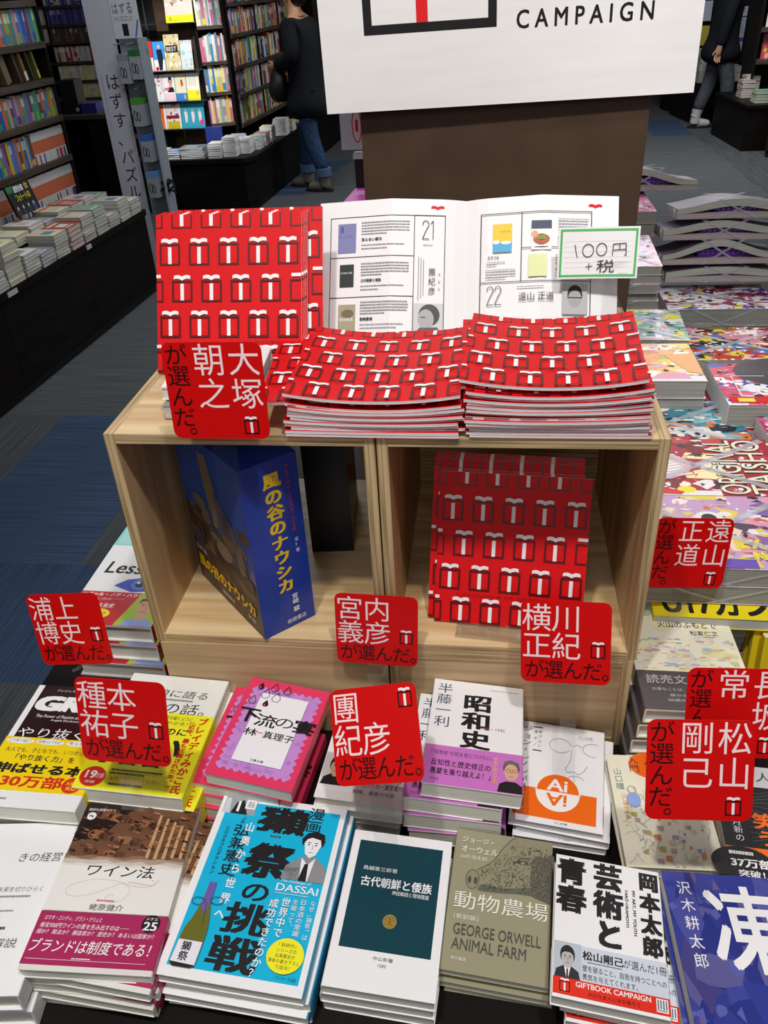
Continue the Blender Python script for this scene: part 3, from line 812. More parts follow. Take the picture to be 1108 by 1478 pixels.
# 3 white paperback with heavy black title and red lower band
def art(a):
    def heavy(s, u, v, w, h): a.tv(s, u, v, w, h, INKK, bold=.05)
    heavy('青春', 1, 3, 30, 62); heavy('芸術と', 38, 2, 29, 93); heavy('岡本太郎', 83, 3, 20, 92)
    a.tr('MY ART, MY YOUTH', 75.5, 27, 3.6, 48, INKK, bold=.02); a.tr('TARŌ OKAMOTO', 69, 27, 3.6, 41, INKK, bold=.02)
def bandart(a):
    GB = col('#ccd2dc', .4)
    a.r(.3, 96, 104.4, 34, GB)
    portrait(a, .4, 95, 25.6, 34.5, col('#b9c0c9'), GSK, col('#2a2728'), col('#2e2d31'), WHITE)
    a.t('松山剛己', 27, 100, 38, 9, INKK, bold=.025); a.t('が選んだ1冊', 65, 100.5, 39, 8.5, INKK)
    a.lines(32, 110.5, 38, 1, 1, .8, DG)
    a.t('壁を破ること、自我を持つことへの', 27, 114, 76, 6, INKK); a.t('勇気を与えてくれます。', 27, 122, 50, 6, INKK)
    a.r(.3, 129.5, 104.4, 15.5, col('#e0311e', .35)); gift(a, 11, 137.5, 9.5, line=CBLK)
    a.t('GIFTBOOK CAMPAIGN', 21, 131, 67, 5, WHITE, bold=.015); a.t('大切な友人に本を贈ろう', 32, 138.5, 46, 4, CBLK)
    a.r(92.5, 131, 10.5, 12, WHITE)
    for i in range(4): a.r(93.5+2.4*i, 132, 1.3, 8.5-.5*(i % 2), col('#6a6c78'))
    a.r(93.2, 141, 9, .8, col('#6a6c78'))
o = book('paperback', 'white paperback with heavy black title, portrait photo and red lower band', 'book', .105, .148, .0155, WHITE, art, 'R', band=(94.5, 145.2, WHITE, bandart, WHITE))
pile(o, (.5435, -.2905, .8155), (-1.2, 3.5, -5.26), 4, TB, 'white paperbacks with red lower band', 'heavy-titled red-banded paperbacks', 2, 2,
     offs=[(.012, .003, -1.5), (.016, -.004, -1), (.014, .002, 2)])

# 4 sky blue book with bottle
def art(a):
    a.r(8, 8, 132, 191.5, CYAN)
    a.r(4, 4, 38, 21, col('#9aa0a4')); a.p([(14, 25), (18, 10), (26, 6), (34, 25)], INKK); a.r(20, 8, 3, 14, WHITE); a.r(29, 5, 12, 12, WHITE); a.t('漫画', 31, 7, 8, 8, DG)
    a.p([(5, 6), (10, 5), (13, 25), (4, 25)], col('#c9ced2'))
    a.t('獺', 47, 9, 58, 34, INKK, bold=.045, sh=.1); a.lines(68, 46, 16, 1, 1, 2.2, DG)
    a.t('祭', 46, 56, 54, 42, INKK, bold=.05, sh=.12); a.l([(40, 100), (40, 104), (46, 104)], .8, INKK)
    a.t('の', 57, 105, 28, 19, INKK, bold=.02, sh=.1); a.t('挑', 46, 127, 48, 33, INKK, bold=.03, sh=.05); a.t('戦', 43, 163, 52, 35, INKK, bold=.03, sh=.04)
    a.tv('漫画', 104, 4, 19, 33, INKK, bold=.01)
    a.tv('［作画］', 30, 27, 5, 12, INKK); a.tv('弘兼憲史', 25, 38, 20, 64, INKK, bold=.01); a.tv('ヒロカネプロダクション', 15.5, 42, 5.5, 60, INKK)
    a.tv('山奥から世界へ', 37, 32, 11.5, 120, WHITE, bold=.02)
    # man in a suit
    gs = col('#8b8c90'); 
    a.p([(93, 95), (95, 80), (103, 72), (113, 66), (124, 66), (136, 74), (140, 80), (140, 95)], gs); a.p([(110, 68), (118, 76), (125, 67), (122, 95), (113, 95)], WHITE)
    a.p([(115, 75), (119, 75), (121, 95), (112, 95)], INKK)
    rr = random.Random(2)
    for i in range(40): a.l([(94+rr.random()*18, 78+rr.random()*16)]*1+[(95+rr.random()*17, 80+rr.random()*14)], .15, DG)
    a.p([(109, 50), (112, 63), (118, 68), (124, 64), (128, 52), (125, 42), (113, 42)], WHITE)
    a.p([(107, 54), (105, 46), (110, 38), (120, 35), (129, 38), (131, 46), (129, 54), (126, 45), (116, 43), (110, 46)], INKK)
    for x in (114, 122): a.r(x-2, 49, 4, .9, INKK); a.e(x, 52, 1.2, .8, INKK)
    a.l([(118.5, 52), (119.5, 57), (117.5, 57.5)], .4, INKK); a.r(115.5, 61, 5, .6, INKK)
    a.t('The challenge of', 94, 96, 33, 4, WHITE, sh=.2); a.t('DASSAI', 92, 101, 45, 8.5, WHITE, bold=.01); a.lines(92, 111.5, 44, 1, 1, .6, WHITE)
    a.tv('なぜ「獺祭」は', 132, 115, 6, 42, WHITE); a.tv('日本酒の常識', 121.5, 115, 7, 40, WHITE); a.tv('を破って、', 113.5, 116, 6.5, 33, WHITE)
    a.tv('世界中で', 102, 116, 10, 43, WHITE, bold=.015); a.tv('成功できたのか？', 90, 119, 10, 82, WHITE, bold=.015)
    a.e(121, 175, 18.5, 17.5, col('#f2ea22'), 40)
    for i, s in enumerate(('『島耕作』', 'シリーズの', '弘兼憲史が', '渾身の書き下ろし', 'で迫る！')):
        ww = (18, 20, 20, 32, 15)[i]; a.t(s, 121-ww/2, 162.5+i*5.4, ww, 4, INKK)
    a.t('サンマーク出版', 117, 194.5, 20, 3, INKK)
    # bottle
    gl = col('#6c6a2a', .25); 
    a.p([(21.5, 112), (29, 111.5)]+smooth([(30, 133), (35, 152), (37, 168), (36.5, 199)], 4)+[(32, 201), (14, 201)]+smooth([(10.5, 198), (12.5, 166), (17, 152), (21, 134)], 4), gl)
    a.p([(21.5, 112), (29, 111.5), (29.5, 137), (26, 146), (22, 138)], col('#6d58a8'))
    a.arc(17, 134, 7, 4, .7, col('#3a2f58')); a.arc(36, 131, 7, 4, .7, col('#3a2f58')); a.l([(26, 134), (30, 158)], .6, col('#3a2f58'))
    a.p([(12, 175), (36.5, 175), (36.3, 198), (11, 197)], col('#e6e2ea')); a.tv('獺祭', 17, 176, 10, 20, INKK, bold=.02); a.p([(11, 197), (36.4, 198), (32, 201), (14, 201)], INKK)
def bspine(a): pass
o = book('large_paperback', 'sky blue comic-style book with a sake bottle and large brushed title', 'book', .148, .210, .0138, WHITE, art, 'R', spine=col('#2f8fb8', .35))
pile(o, (.188, -.266, .8065), (.12, 1.87, -3.25), 4, TB, 'sky blue books with a bottle', 'sky blue bottle books', 1, 5,
     offs=[(.0055, .002, -.4), (.004, -.004, -.8), (.001, .003, 1)])

# 5 wine book with crimson band
def art(a):
    a.r(0, 0, 130, 77, col('#6d4934', .4))
    rr = random.Random(9); cs = [col('#7a4a30', .4), col('#93603f', .4), col('#5b3826', .4), col('#3a241b', .4)]
    a.p([(0, 0), (60, 0), (45, 20), (30, 44), (0, 50)], col('#261713', .4))
    for row, (v, n, q) in enumerate([(14, 9, 10), (40, 10, 10), (60, 10, 8)]):
        for i in range(n):
            f = 1-i*.06; x = 24+i*(12-.35*row)
            a.e(x, v+2.6*i*.9-(row*1.2*i*.35), q*f, q*.62*f, cs[(i+row) % 3], 14); a.e(x-q*.5*f, v+2.4*i, q*.28*f, q*.4*f, cs[3], 10)
    a.fine()
    for i in range(34):
        x = 80+rr.random()*48; y = 4+rr.random()*62
        a.p([(x, y), (min(x+9, 129.5), y+1.2), (min(x+9, 129.5), y+4), (x, y+3)], rr.choice(cs))
    a.fine(False)
    for i in range(5): a.p([(88+i*9, 12+i*4), (91+i*9, 12.5+i*4), (90+i*9, 72), (86+i*9, 72)], col('#c09a6c', .45))
    a.fine()
    for i in range(160):
        x, y = rr.uniform(0, 126), rr.uniform(2, 70); q = rr.uniform(2, 7)
        a.p([(x, y), (min(x+q, 130), y+q*.2), (min(x+q, 130), y+q*.55), (x, y+q*.3)], rr.choice(cs+[col('#a9795a', .4), col('#211511', .4)]))
    a.fine(False)
    rr = random.Random(1)
    for i, g in enumerate(('#8a6a55', '#ab9482', '#c9bcb0', '#dcd6cd')):
        a.p([(0, 68+i*3)]+[(j*130/14, 67+i*3+rr.uniform(-2, 2)) for j in range(15)]+[(130, 68+i*3), (130, 80), (0, 80)], col(g, .4))
    a.r(0, 79.5, 130, 51, col('#e6e3dc', .4))
    a.t('講談社選書メチエ', 5, 7.5, 31, 3.5, WHITE); a.e(11, 18, 5, 5, WHITE); a.l([(8, 18), (14, 18)], 1, INKK); a.l([(9, 16), (13, 20)], .8, INKK)
    a.t('ワイン法', 29, 77, 72, 14, INKK, bold=.006, sh=.12); a.e(103, 93, .6, .6, col('#c05a6a'))
    G2 = col('#b9aaa8', .4)
    cv = [(107, 97), (98, 101), (84, 100), (62, 95), (40, 95), (22, 101), (16, 108), (22, 114), (38, 113), (56, 106), (72, 98), (82, 104), (80, 114), (70, 119), (60, 117), (62, 111), (68, 112)]
    a.l(smooth(cv), .4, G2); a.l([(78, 96), (104, 99), (110, 92)], .5, col('#c88a90'))
    a.lines(52, 117, 22, 1, 1, 1.6, col('#c05a6a')); a.t('蛯原健介', 47, 121.5, 35, 7, INKK)
def bandart(a):
    a.t('ロマネ・コンティ、グラン・クリュと', 6, 135, 58, 5, WHITE, sh=.15); a.t('格安500円ワインの差を生み出すのは──', 4, 142.5, 90, 5.5, WHITE, sh=.15)
    a.t('畑か？ 製法か？ 醸造家か？ 歴史か？ あるいは国家か？', 3, 149.5, 118, 5, WHITE, sh=.15)
    a.t('ブランドは制度である！', 2, 159, 119, 13.5, WHITE, sh=.12, bold=.004); a.r(3, 179, 118, .35, WHITE); a.lines(48, 177, 22, 1, 1, 1, WHITE)
    a.e(114.5, 139, 9.5, 9.5, INKK, 30); a.t('メチエ', 108.5, 132.5, 12, 3, WHITE); a.t('25', 107.5, 137, 14, 9, WHITE, bold=.02)
o = book('paperback', 'cream book with barrel photo and crimson lower band', 'book', .130, .190, .0142, col('#dedad2', .4), art, 'R', band=(130.5, 184.5, MAG, bandart, MAG))
pile(o, (.040, -.284, .821), (-.87, 3, 3.4), 5, TB, 'books with barrel photo and crimson band', 'crimson-banded wine books', 1, 5,
     offs=[(.010, -.002, -7), (.004, .001, -2), (.008, -.003, -7), (.003, .002, -5)])

# 6 white management book at the left edge
def art(a):
    a.t('きの経営', 78, 38, 46, 11, INKK, sh=.1); a.t('が未来を切りひらく', 62, 78, 54, 6, DG, sh=.15); a.lines(70, 88, 44, 1, 1, 2.2, GREY)
    a.lines(72, 104, 22, 2, 7, 1.8, GREY); a.lines(70, 122, 28, 1, 1, 3, DG); a.t('W解説', 72, 134, 38, 10, DG); a.lines(70, 149, 26, 1, 1, 3.4, col('#d9a35c'))
    a.t('賞', 82, 160, 12, 10, DG); a.lines(70, 174, 30, 1, 1, 4, DG)
o = book('hardback_book', 'plain white book with grey small print cut by the left edge', 'book', .130, .190, .028, WHITE, art, 'R', hard=True)
pile(o, (-.089, -.314, .815), (0, 1.5, 7), 2, TB, 'plain white books with small print', 'plain white management books', 1, 5)

# 7 yellow banded black and white paperback
def art(a):
    a.r(8, 0, 122, 90, col('#2a1113', .35)); a.r(0, 0, 8, 188, WHITE)
    a.t('アンジェラ・ダックワース', 28, 6, 60, 4, WHITE, sh=.1); a.t('GRIT', 8, 18, 106, 26, WHITE, bold=.07, sh=.15); a.t('The Power of Passion and Perseverance', 20, 50, 92, 5, WHITE); a.t('Angela Duckworth', 42, 57, 42, 4, WHITE)
    a.t('やり抜く力', 9, 72, 112, 16, WHITE, sh=.1)
    a.lines(26, 176, 22, 1, 1, 2.5, GREY)
def bandart(a):
    for i, s in enumerate(('どう取り組む？', '目標の立て方は？', '考え方は？')):
        a.e(20+i*38, 94, 18, 4.2, WHITE); a.t(s, 6+i*38, 91.5, 28, 4.4, INKK)
    a.t('大人でも、子どもでも、いつからでも', 8, 104, 112, 7, INKK); a.t('「やり抜く力」を', 26, 114, 74, 9, INKK, bold=.01); a.t('伸ばせる本', 6, 127, 112, 15, INKK, bold=.04)
    rd = col('#d8321e', .4); a.t('30万部', 24, 144, 76, 17, rd, bold=.03); a.e(112, 154, 12, 11, rd); a.t('大好評', 104, 149, 16, 5, YEL2); a.t('実践', 106, 156, 12, 5, YEL2); a.tv('世界的', 2, 142, 7, 20, rd); a.tv('超話題', 11, 142, 7, 20, rd)
o = book('paperback', 'dark-covered paperback with broad yellow band at far left', 'book', .130, .188, .022, WHITE, art, 'R', band=(88, 166, col('#f4d40e', .4), bandart, col('#f4d40e', .4)))
pile(o, (-.097, -.125, .841), (-.8, 1.5, .56), 4, TB, 'dark-covered paperbacks with broad yellow band', 'dark yellow-banded paperbacks', 1.5, 6)

# 8 white paperback with lemon band and red column
def art(a):
    a.t('父が娘に語る', 6, 24, 104, 13, INKK, sh=.15); a.lines(40, 40, 66, 1, 1, 3, GREY); a.t('経済の話。', 12, 46, 102, 19, INKK, sh=.12)
def bandart(a):
    a.t('高校生の授業を聞くように', 44, 69, 60, 6, INKK, sh=.15); a.t('一気にわかる！', 50, 77, 50, 6, INKK, sh=.15); a.t('なのに', 62, 88, 42, 11, INKK, bold=.02, sh=.1); a.t('深い', 22, 100, 84, 40, INKK, bold=.03); a.t('予言書', 8, 128, 84, 22, INKK, bold=.04)
    rd = col('#d22a1a', .4)
    a.tv('ブレイディみかこ氏', 112, 68, 13, 116, rd, bold=.03); a.tv('「近年、最も圧倒された本。」', 103, 72, 9, 108, rd, bold=.02)
    a.e(18, 171, 15, 14, rd, 30); a.t('19', 9, 163, 13, 11, WHITE, bold=.03); a.t('万部', 22, 166, 9, 7, WHITE); a.t('突破', 12, 177, 12, 4, WHITE)
    a.lines(36, 158, 62, 2, 5, 2, INKK, 2); a.t('各界絶賛のベストセラー', 38, 169, 60, 5, rd); a.lines(40, 178, 50, 1, 1, 2.4, DG)
o = book('paperback', 'white paperback with lemon band and red vertical lettering', 'book', .130, .188, .0225, col('#efeee6', .45), art, 'R', spine=col('#e8e6dc', .45), band=(64, 187, YEL2, bandart, YEL2))
pile(o, (.020, -.097, .841), (-1.17, 2.79, -.73), 4, TB, 'white paperbacks with lemon band', 'lemon-banded paperbacks', 1, 5, offs=[(.012, .002, -1.5), (.010, .0, -1), (.004, .003, 0)])

# 9 pink paperback with falling drops
def art(a):
    fr = [(8, 15)]
    rr = random.Random(3)
    x0, y0, x1, y1 = 9, 14, 97, 139
    def edge(ax, ay, bx, by, n):
        out = []
        for i in range(n):
            t = i/n; nx, ny = (by-ay), -(bx-ax); q = math.hypot(nx, ny); o = (2.6 if i % 2 else -2.2)+rr.uniform(-.8, .8)
            out.append((ax+(bx-ax)*t+nx/q*o, ay+(by-ay)*t+ny/q*o))
        return out
    a.p(edge(x0, y0, x1, y0, 18)+edge(x1, y0, x1, y1, 26)+edge(x1, y1, x0, y1, 18)+edge(x0, y1, x0, y0, 26), LILAC)
    dl = col('#b57cc6', .45)
    for i in range(70):
        x, y = rr.choice(((rr.uniform(10, 21), rr.uniform(16, 137)), (rr.uniform(85, 95), rr.uniform(16, 137)), (rr.uniform(12, 94), rr.uniform(128, 137)), (rr.uniform(12, 94), rr.uniform(15, 21))))
        a.arc(x, y, 2, 2, .35, dl, n=8)
    a.r(23, 23, 61, 104, col('#efecee', .45))
    def drop(x, y, q, full):
        pts = [(x, y-q*1.25), (x+q*.55, y-q*.3), (x+q*.8, y+q*.35), (x+q*.45, y+q*.95), (x-q*.45, y+q*.95), (x-q*.8, y+q*.35), (x-q*.55, y-q*.3)]
        if full: a.p(pts, INKK); a.e(x-q*.2, y+q*.4, q*.25, q*.3, PINK)
        else: a.l(pts, .8, INKK, True)
    drop(18, 13, 5, True); drop(36, 12, 6, False); drop(53, 13, 6, False); drop(28, 24, 7, False); drop(43, 27, 7, False); drop(15, 37, 6, False); drop(33, 39, 5, True)
    a.t('下', 6, 50, 26, 21, INKK, bold=.03); a.t('流', 29, 55, 27, 19, INKK, bold=.01); a.t('の', 55, 56, 22, 14, INKK); a.t('宴', 78, 53, 27, 20, INKK, bold=.03)
    a.t('林', 22, 79, 17, 11, INKK, bold=.01); a.t('真理子', 47, 79, 38, 11, INKK, bold=.01); a.r(38, 83, 8, 1, PINK); a.t('文春文庫', 45, 121, 16, 3.5, INKK)
o = book('paperback', 'pink paperback with black drops and a lilac frame', 'book', .106, .152, .019, PINK, art, 'R')
pile(o, (.164, -.092, .846), (1.98, 4, -7.36), 5, TB, 'pink paperbacks with black drops', 'pink drop paperbacks', 2, 5, offs=[(-.022, .004, 2), (-.014, .002, 1), (-.018, 0, 2), (-.012, -.003, 1)])

# 10 paperback behind the tilted red card
def art(a):
    a.r(0, 0, 106, 152, WHITE); a.r(0, 0, 106, 60, col('#8fa06a', .4))
    portrait(a, 1, 84, 32, 48, col('#d9d6d2'), SKIN, col('#2a2422'), INKK)
    rd = col('#a03a4a', .4); a.t('広く伝統的部品の強', 38, 112, 62, 7, DG); a.t('二〇一七ブッカー賞受賞作', 36, 122, 66, 8, rd, bold=.01); a.t('戦後、最高の作家', 44, 134, 50, 6, DG)
    a.r(0, 140, 106, 12, col('#e9e6e2'))
o = book('paperback', 'white prize paperback with a small portrait, half hidden by the tilted red card', 'book', .106, .152, .0125, WHITE, art, 'R')
pile(o, (.281, -.076, .800), (0, 1, -4), 4, TB, 'white prize paperbacks behind the tilted card', 'white prize paperbacks', 1.2, 7)

# 11 white history paperback with orchid band
def art(a):
    ind = col('#3a3f63', .45)
    a.tv('半藤一利', 5, 6, 20, 72, ind); a.tv('昭和史', 38, 20, 36, 86, INKK, bold=.035); a.t('1926 ▸ 1945', 61, 70, 29, 4, col('#a84a55')); a.t('Heibonsha Library', 70, 8, 36, 3, GREY)
def bandart(a):
    a.t('「“昭和史”の知を身につけたい。', 7, 112, 70, 6.5, INKK); a.t('反知性と歴史修正の', 8, 125, 68, 9, INKK, bold=.012); a.t('愚蒙を乗り越えよ！」', 8, 137, 68, 9, INKK, bold=.012)
    a.tv('未来を照らす書', 78, 112, 6, 37, col('#f0b83a')); a.t('平凡社', 8, 151, 11, 3, INKK)
    a.p([(84, 159), (86, 148), (93, 144), (104, 144), (111.5, 149), (111.5, 159)], INKK)
    a.e(99, 125, 9.5, 10.5, DG); a.e(99, 131, 8, 11.5, SKIN); a.p([(90, 126), (91, 117), (99, 114), (107, 117), (109, 126), (104, 120), (94, 120)], col('#6a6866'))
    for x in (95.5, 103): a.arc(x, 129, 2.8, 2.2, .5, INKK, n=10)
    a.r(96, 137, 6, .7, col('#7a4a3e')); a.l([(99, 130), (100, 134)], .5, col('#7a4a3e'))
o = book('paperback', 'white paperback with orchid band and indigo author name', 'book', .112, .160, .0235, WHITE, art, 'R', band=(105, 159.6, VIOLET, bandart, VIOLET))
pile(o, (.410, -.080, .848), (.63, 4.04, -2.08), 4, TB, 'white paperbacks with orchid band', 'orchid-banded history paperbacks', 1.2, 5,
     offs=[(-.020, -.002, -1), (-.022, -.004, 0), (-.018, -.006, 1)])

# 12 white paperback with orange block and line face
def art(a):
    a.r(3, 100, 95, 40, ORANGE); a.r(0, 140, 106, 8, WHITE)
    a.tv('ジョン・レノンが見た日本', 4, 7, 13, 134, DG)
    a.r(17, 7, 12, 1.6, INKK); a.r(19, 44, 11, 1.6, INKK); a.tv('絵ジョン', 24, 11, 5, 30, DG); a.tv('序オノ', 18.5, 11, 5, 30, DG)
    a.t('ちくま文庫', 74, 12, 17, 3, col('#7a86b8')); a.r(72, 16.5, 21, .3, GREY)
    L = col('#8a8a8c', .5)
    a.arc(52, 32, 13, 11, .6, L, 30, 350); a.arc(92, 32, 12, 10, .6, L, 70, 300); a.l([(66, 31), (73, 27), (79, 30)], .6, L)
    a.l([(66, 36), (66, 52), (60, 66), (62, 71), (70, 69), (76, 72), (82, 66), (86, 58)], .6, L); a.arc(73, 80, 9, 5, .6, L, 150, 360); a.l([(70, 74), (72, 82), (68, 88)], .5, L)
    a.e(53, 103, 25.5, 26, col('#f3efe9', .4), 40)
    a.p([(53+24.5*math.cos(R(180+180*i/24)), 102+25*math.sin(R(180+180*i/24))) for i in range(25)], ORANGE)
    a.t('Ai', 40, 84, 24, 16.5, WHITE, bold=.02)
    vs, fs, x0, x1, y0, y1 = glyph('Ai', .02)
    a.put(vs, fs, lambda x, y: (40+(x-x0)*24/(x1-x0), 105+(y-y0)*16.5/(y1-y0)), ORANGE)
    a.r(26, 102.3, 54, .8, WHITE)
    a.t('ちくま文庫', 52, 142.5, 14, 3, INKK)
o = book('paperback', 'white paperback with orange block, disc and line-drawn face', 'book', .106, .148, .0115, WHITE, art, 'R', page=PAGEW)
pile(o, (.511, -.081, .786), (1.2, 1.2, -6.84), 3, TB, 'white paperbacks with orange disc', 'orange-disc paperbacks', 1.5, 5, offs=[(.010, -.002, -1.5), (.004, -.004, 1)])

# 13 cream etiquette paperback
def art(a):
    a.e(52, 14, 27, 20, ORANGE, 30); a.r(0, 0, 106, .1, CREAM)
    a.tv('入門', 24, 2, 13, 24, INKK); a.tv('礼儀', 62, 2, 13, 24, INKK); a.tv('作法', 43, 8, 13, 22, INKK); a.tv('山口瞳', 5, 20, 10, 32, col('#3f8a78')); a.tv('山口瞳作品集', 9, 56, 7, 36, col('#d98a3a'))
    rr = random.Random(6); L = col('#8c8878', .5)
    cs = [col('#8fa8dc', .5), col('#e08a3e', .5), col('#b7b05a', .5), col('#b8a6a0', .5), col('#d8c7a8', .5)]
    for i in range(34):
        x, y = rr.uniform(14, 96), rr.uniform(52, 142); q = rr.uniform(3, 8)
        a.p([(x, y), (x+q, y+rr.uniform(-1, 1)), (x+q*.9, y+q*.8), (x+.5, y+q*.7)], rr.choice(cs))
    for i in range(60):
        x, y = rr.uniform(12, 98), rr.uniform(48, 146); pts = [(x, y)]
        for j in range(4): pts.append((min(max(pts[-1][0]+rr.uniform(-6, 6), 2), 104), min(max(pts[-1][1]+rr.uniform(-6, 8), 40), 150)))
        a.l(pts, .35, L)
    a.e(22, 66, 8, 10, cs[0]); a.arc(22, 52, 5, 5, .5, L)
o = book('paperback', 'cream paperback with orange disc and small sketched figures', 'book', .106, .151, .0165, CREAM, art, 'R')
pile(o, (.624, -.1275, .792), (0, 1, 2), 3, TB, 'cream paperbacks with sketched figures', 'cream sketch paperbacks', 1.2, 5)

# 14 black and white novel with orange band
def art(a):
    a.r(0, 30, 106, 122, INKK); a.t('嗤う人間', 8, 8, 80, 14, DG); rr = random.Random(4)
    for i in range(12): a.l([(30+j*9, 36+i*6+3*math.sin(j+i*.8)) for j in range(9)], 1, DG)
    a.tv('笑う', 34, 66, 26, 44, ORANGE, bold=.03); a.tv('宮月新の', 12, 66, 10, 40, WHITE)
def bandart(a):
    a.e(14, 132, 32, 20, INKK, 30); a.t('37万部', 2, 126, 42, 11, WHITE, bold=.03); a.lines(2, 118, 30, 1, 1, 4, WHITE); a.t('突破！', 8, 140, 26, 8, WHITE, bold=.02)
    a.t('最後', 52, 116, 26, 10, INKK); a.t('宮月', 52, 128, 26, 10, INKK); a.t('木も', 52, 140, 26, 9, INKK)
o = book('paperback', 'black paperback with orange band at the right edge', 'book', .106, .151, .016, WHITE, art, 'R', band=(112, 150.6, ORANGE, bandart, ORANGE))
pile(o, (.735, -.142, .800), (0, 1, -3), 3, TB, 'black paperbacks with orange band', 'orange-banded black paperbacks', 1, 5)

# 15 deep blue paperback at the right edge
def art(a):
    rr = random.Random(12)
    cs = [col('#323c8c', .28), col('#3d4796', .28), col('#4a4f9a', .28), col('#2b3480', .28), col('#5c5a92', .28), col('#46407e', .28)]
    splash(a, 106, 151, cs, 70, 3, .05, .3); splash(a, 106, 151, [col('#6c5a86', .28), col('#5a5fa8', .28)], 26, 4, .02, .08)
    a.tv('沢木耕太郎', 12, 9, 14, 92, WHITE); a.t('凍', 35, 12, 69, 88, WHITE, bold=.018)
o = book('paperback', 'deep blue mottled paperback with a huge white character', 'book', .106, .151, .018, col('#3a4390', .28), art, 'R')
pile(o, (.6565, -.301, .822), (-1, 2.5, 1.5), 4, TB, 'deep blue mottled paperbacks', 'deep blue paperbacks', 1.5, 9, offs=[(-.004, .002, -1), (-.006, -.002, -1), (-.002, 0, 0)])

# 16 hardback novel with soft watercolours and charcoal band
def art(a):
    rr = random.Random(2)
    gr, yl = col('#a9c8a8', .5), col('#eadc8e', .5)
    for i in range(8): a.e(32+rr.uniform(-16, 18), 14+rr.uniform(-6, 7), rr.uniform(6, 12), rr.uniform(4, 7), gr, 12)
    for i in range(16): a.e(rr.uniform(10, 128), rr.uniform(26, 116), rr.uniform(6, 16), rr.uniform(4, 10), rr.choice([col('#f1e6b4', .5), col('#ece3cf', .5), col('#e9e0a6', .5), col('#dcd9cf', .5)]), 12)
    wc = [col(x, .5) for x in ('#e8d27a', '#cfa8ae', '#b3c8d2', '#e6c48a', '#bccba6', '#aab8d0', '#efe6b8', '#f0ead2', '#d9c9a0')]
    b = Art(a.mb, lambda u, v, k: a.fn(u+.003, v+.068, k), a.k); splash(b, 130, 58, wc, 120, 5, .02, .07); a.k = b.k+2e-5
    a.e(10, 74, 5, 7, col('#86b07a', .5))
    a.t('火山のふもとで', 42, 35, 77, 12, INKK); a.t('松家仁之', 82, 52, 36, 9, INKK); a.lines(98, 63, 18, 1, 1, 1.4, GREY)
def bandart(a):
    W = col('#c9c6c8', .45); a.t('読売文学賞受賞', 10, 136, 116, 15, W); a.t('大事なことは、聞き逃してしまうほど', 14, 158, 104, 5, W); a.t('静かな声で語られる', 34, 168, 66, 4.5, W); a.t('話題のデビュー長篇', 30, 176, 70, 4.5, W)
CHAR = col('#57504f', .45)
o = book('hardback_book', 'cream hardback with watercolour cover and charcoal band', 'book', .137, .195, .0235, col('#efe9d0', .45), art, 'L', hard=True, page=PAGEW, band=(129, 194.6, CHAR, bandart, CHAR))
pile(o, (.677, .066, .852), (.87, 1.5, 1.44), 4, TB, 'cream hardbacks with charcoal band', 'charcoal-banded hardbacks', 1, 5, offs=[(-.006, 0, .6), (-.012, -.001, 1), (-.016, -.002, 1)])

# 17 white hardback with an eye
def art(a):
    sky = col('#3c4fb4', .35)
    a.t('21', 66, 6, 50, 34, col('#2a2f86'), bold=.05, sh=.1); a.t('Lessons', 14, 44, 112, 30, INKK, bold=.015, sh=.1)
    a.p([(44, 104), (60, 88), (88, 82), (112, 92), (124, 104), (104, 114), (76, 118)], sky); a.e(84, 99, 18, 16.5, col('#2b3a96', .35)); a.e(84, 99, 15, 14, col('#4f6fd0', .35)); a.e(84, 99, 8, 7.5, col('#0d0f1e', .35)); a.e(80, 95, 3, 2.4, WHITE)
def bandart(a):
    a.t('ユヴァル・ノア・ハラリ', 2, 122, 96, 8, WHITE, bold=.03, sh=.1); a.t('これでいいのか──！', 2, 134, 70, 5, WHITE); a.t('サピエンス全史', 2, 146, 62, 10, WHITE, bold=.02)
    a.p([(78, 194), (96, 119.6), (136.5, 119.6), (136.5, 194)], col('#a7c13a', .4)); a.e(46, 170, 18, 11, YELLOW); a.t('2000', 34, 166, 22, 7, INKK, sh=.2); a.t('累計', 40, 161, 10, 4, INKK); a.t('万部', 41, 174, 10, 4, INKK)
    a.p([(88, 194), (92, 182), (104, 176), (122, 176), (132, 184), (136, 194)], col('#8fa8dc', .4)); a.e(112, 150, 13, 18, SKIN); a.p([(106, 164), (120, 164), (121, 178), (112, 182), (104, 178)], SKIN)
    a.p([(99, 146), (101, 134), (112, 130), (123, 134), (125, 146), (120, 138), (104, 138)], col('#4a3a32'))
    for x in (107, 117): a.r(x-3, 144, 6, 1.2, col('#4a3a32')); a.e(x, 148, 1.6, 1, INKK)
    a.l([(112, 148), (114, 156), (111, 157)], .7, col('#8a5a44')); a.r(107, 162, 10, 1.2, col('#8a5a44'))
REDB = col('#c4262e', .4)
o = book('hardback_book', 'white hardback with a blue eye and red band left of the crates', 'book', .137, .195, .029, WHITE, art, 'R', hard=True, band=(119.5, 194.6, REDB, bandart, REDB))
pile(o, (-.121, .186, .842), (0, .8, -.5), 3, TB, 'white hardbacks with a blue eye', 'blue-eye hardbacks', 1, 5, offs=[(.006, -.004, -1), (.014, -.012, -1.5)])

# 18 mint books behind them
def art(a):
    a.r(6, 6, 118, 176, col('#a9dcd8', .4)); a.e(80, 158, 16, 12, col('#b9ad94', .5)); a.arc(80, 158, 10, 7, 1, WHITE); a.lines(14, 30, 80, 4, 9, 2.4, col('#5fa8a4'))
o = book('paperback', 'mint green book at the far left edge of the display table', 'book', .130, .188, .016, col('#8fd6d0', .4), art, 'R')
pile(o, (-.155, .432, .800), (0, 0, -2), 3, TB, 'mint green books', 'mint green books', 2, 5)

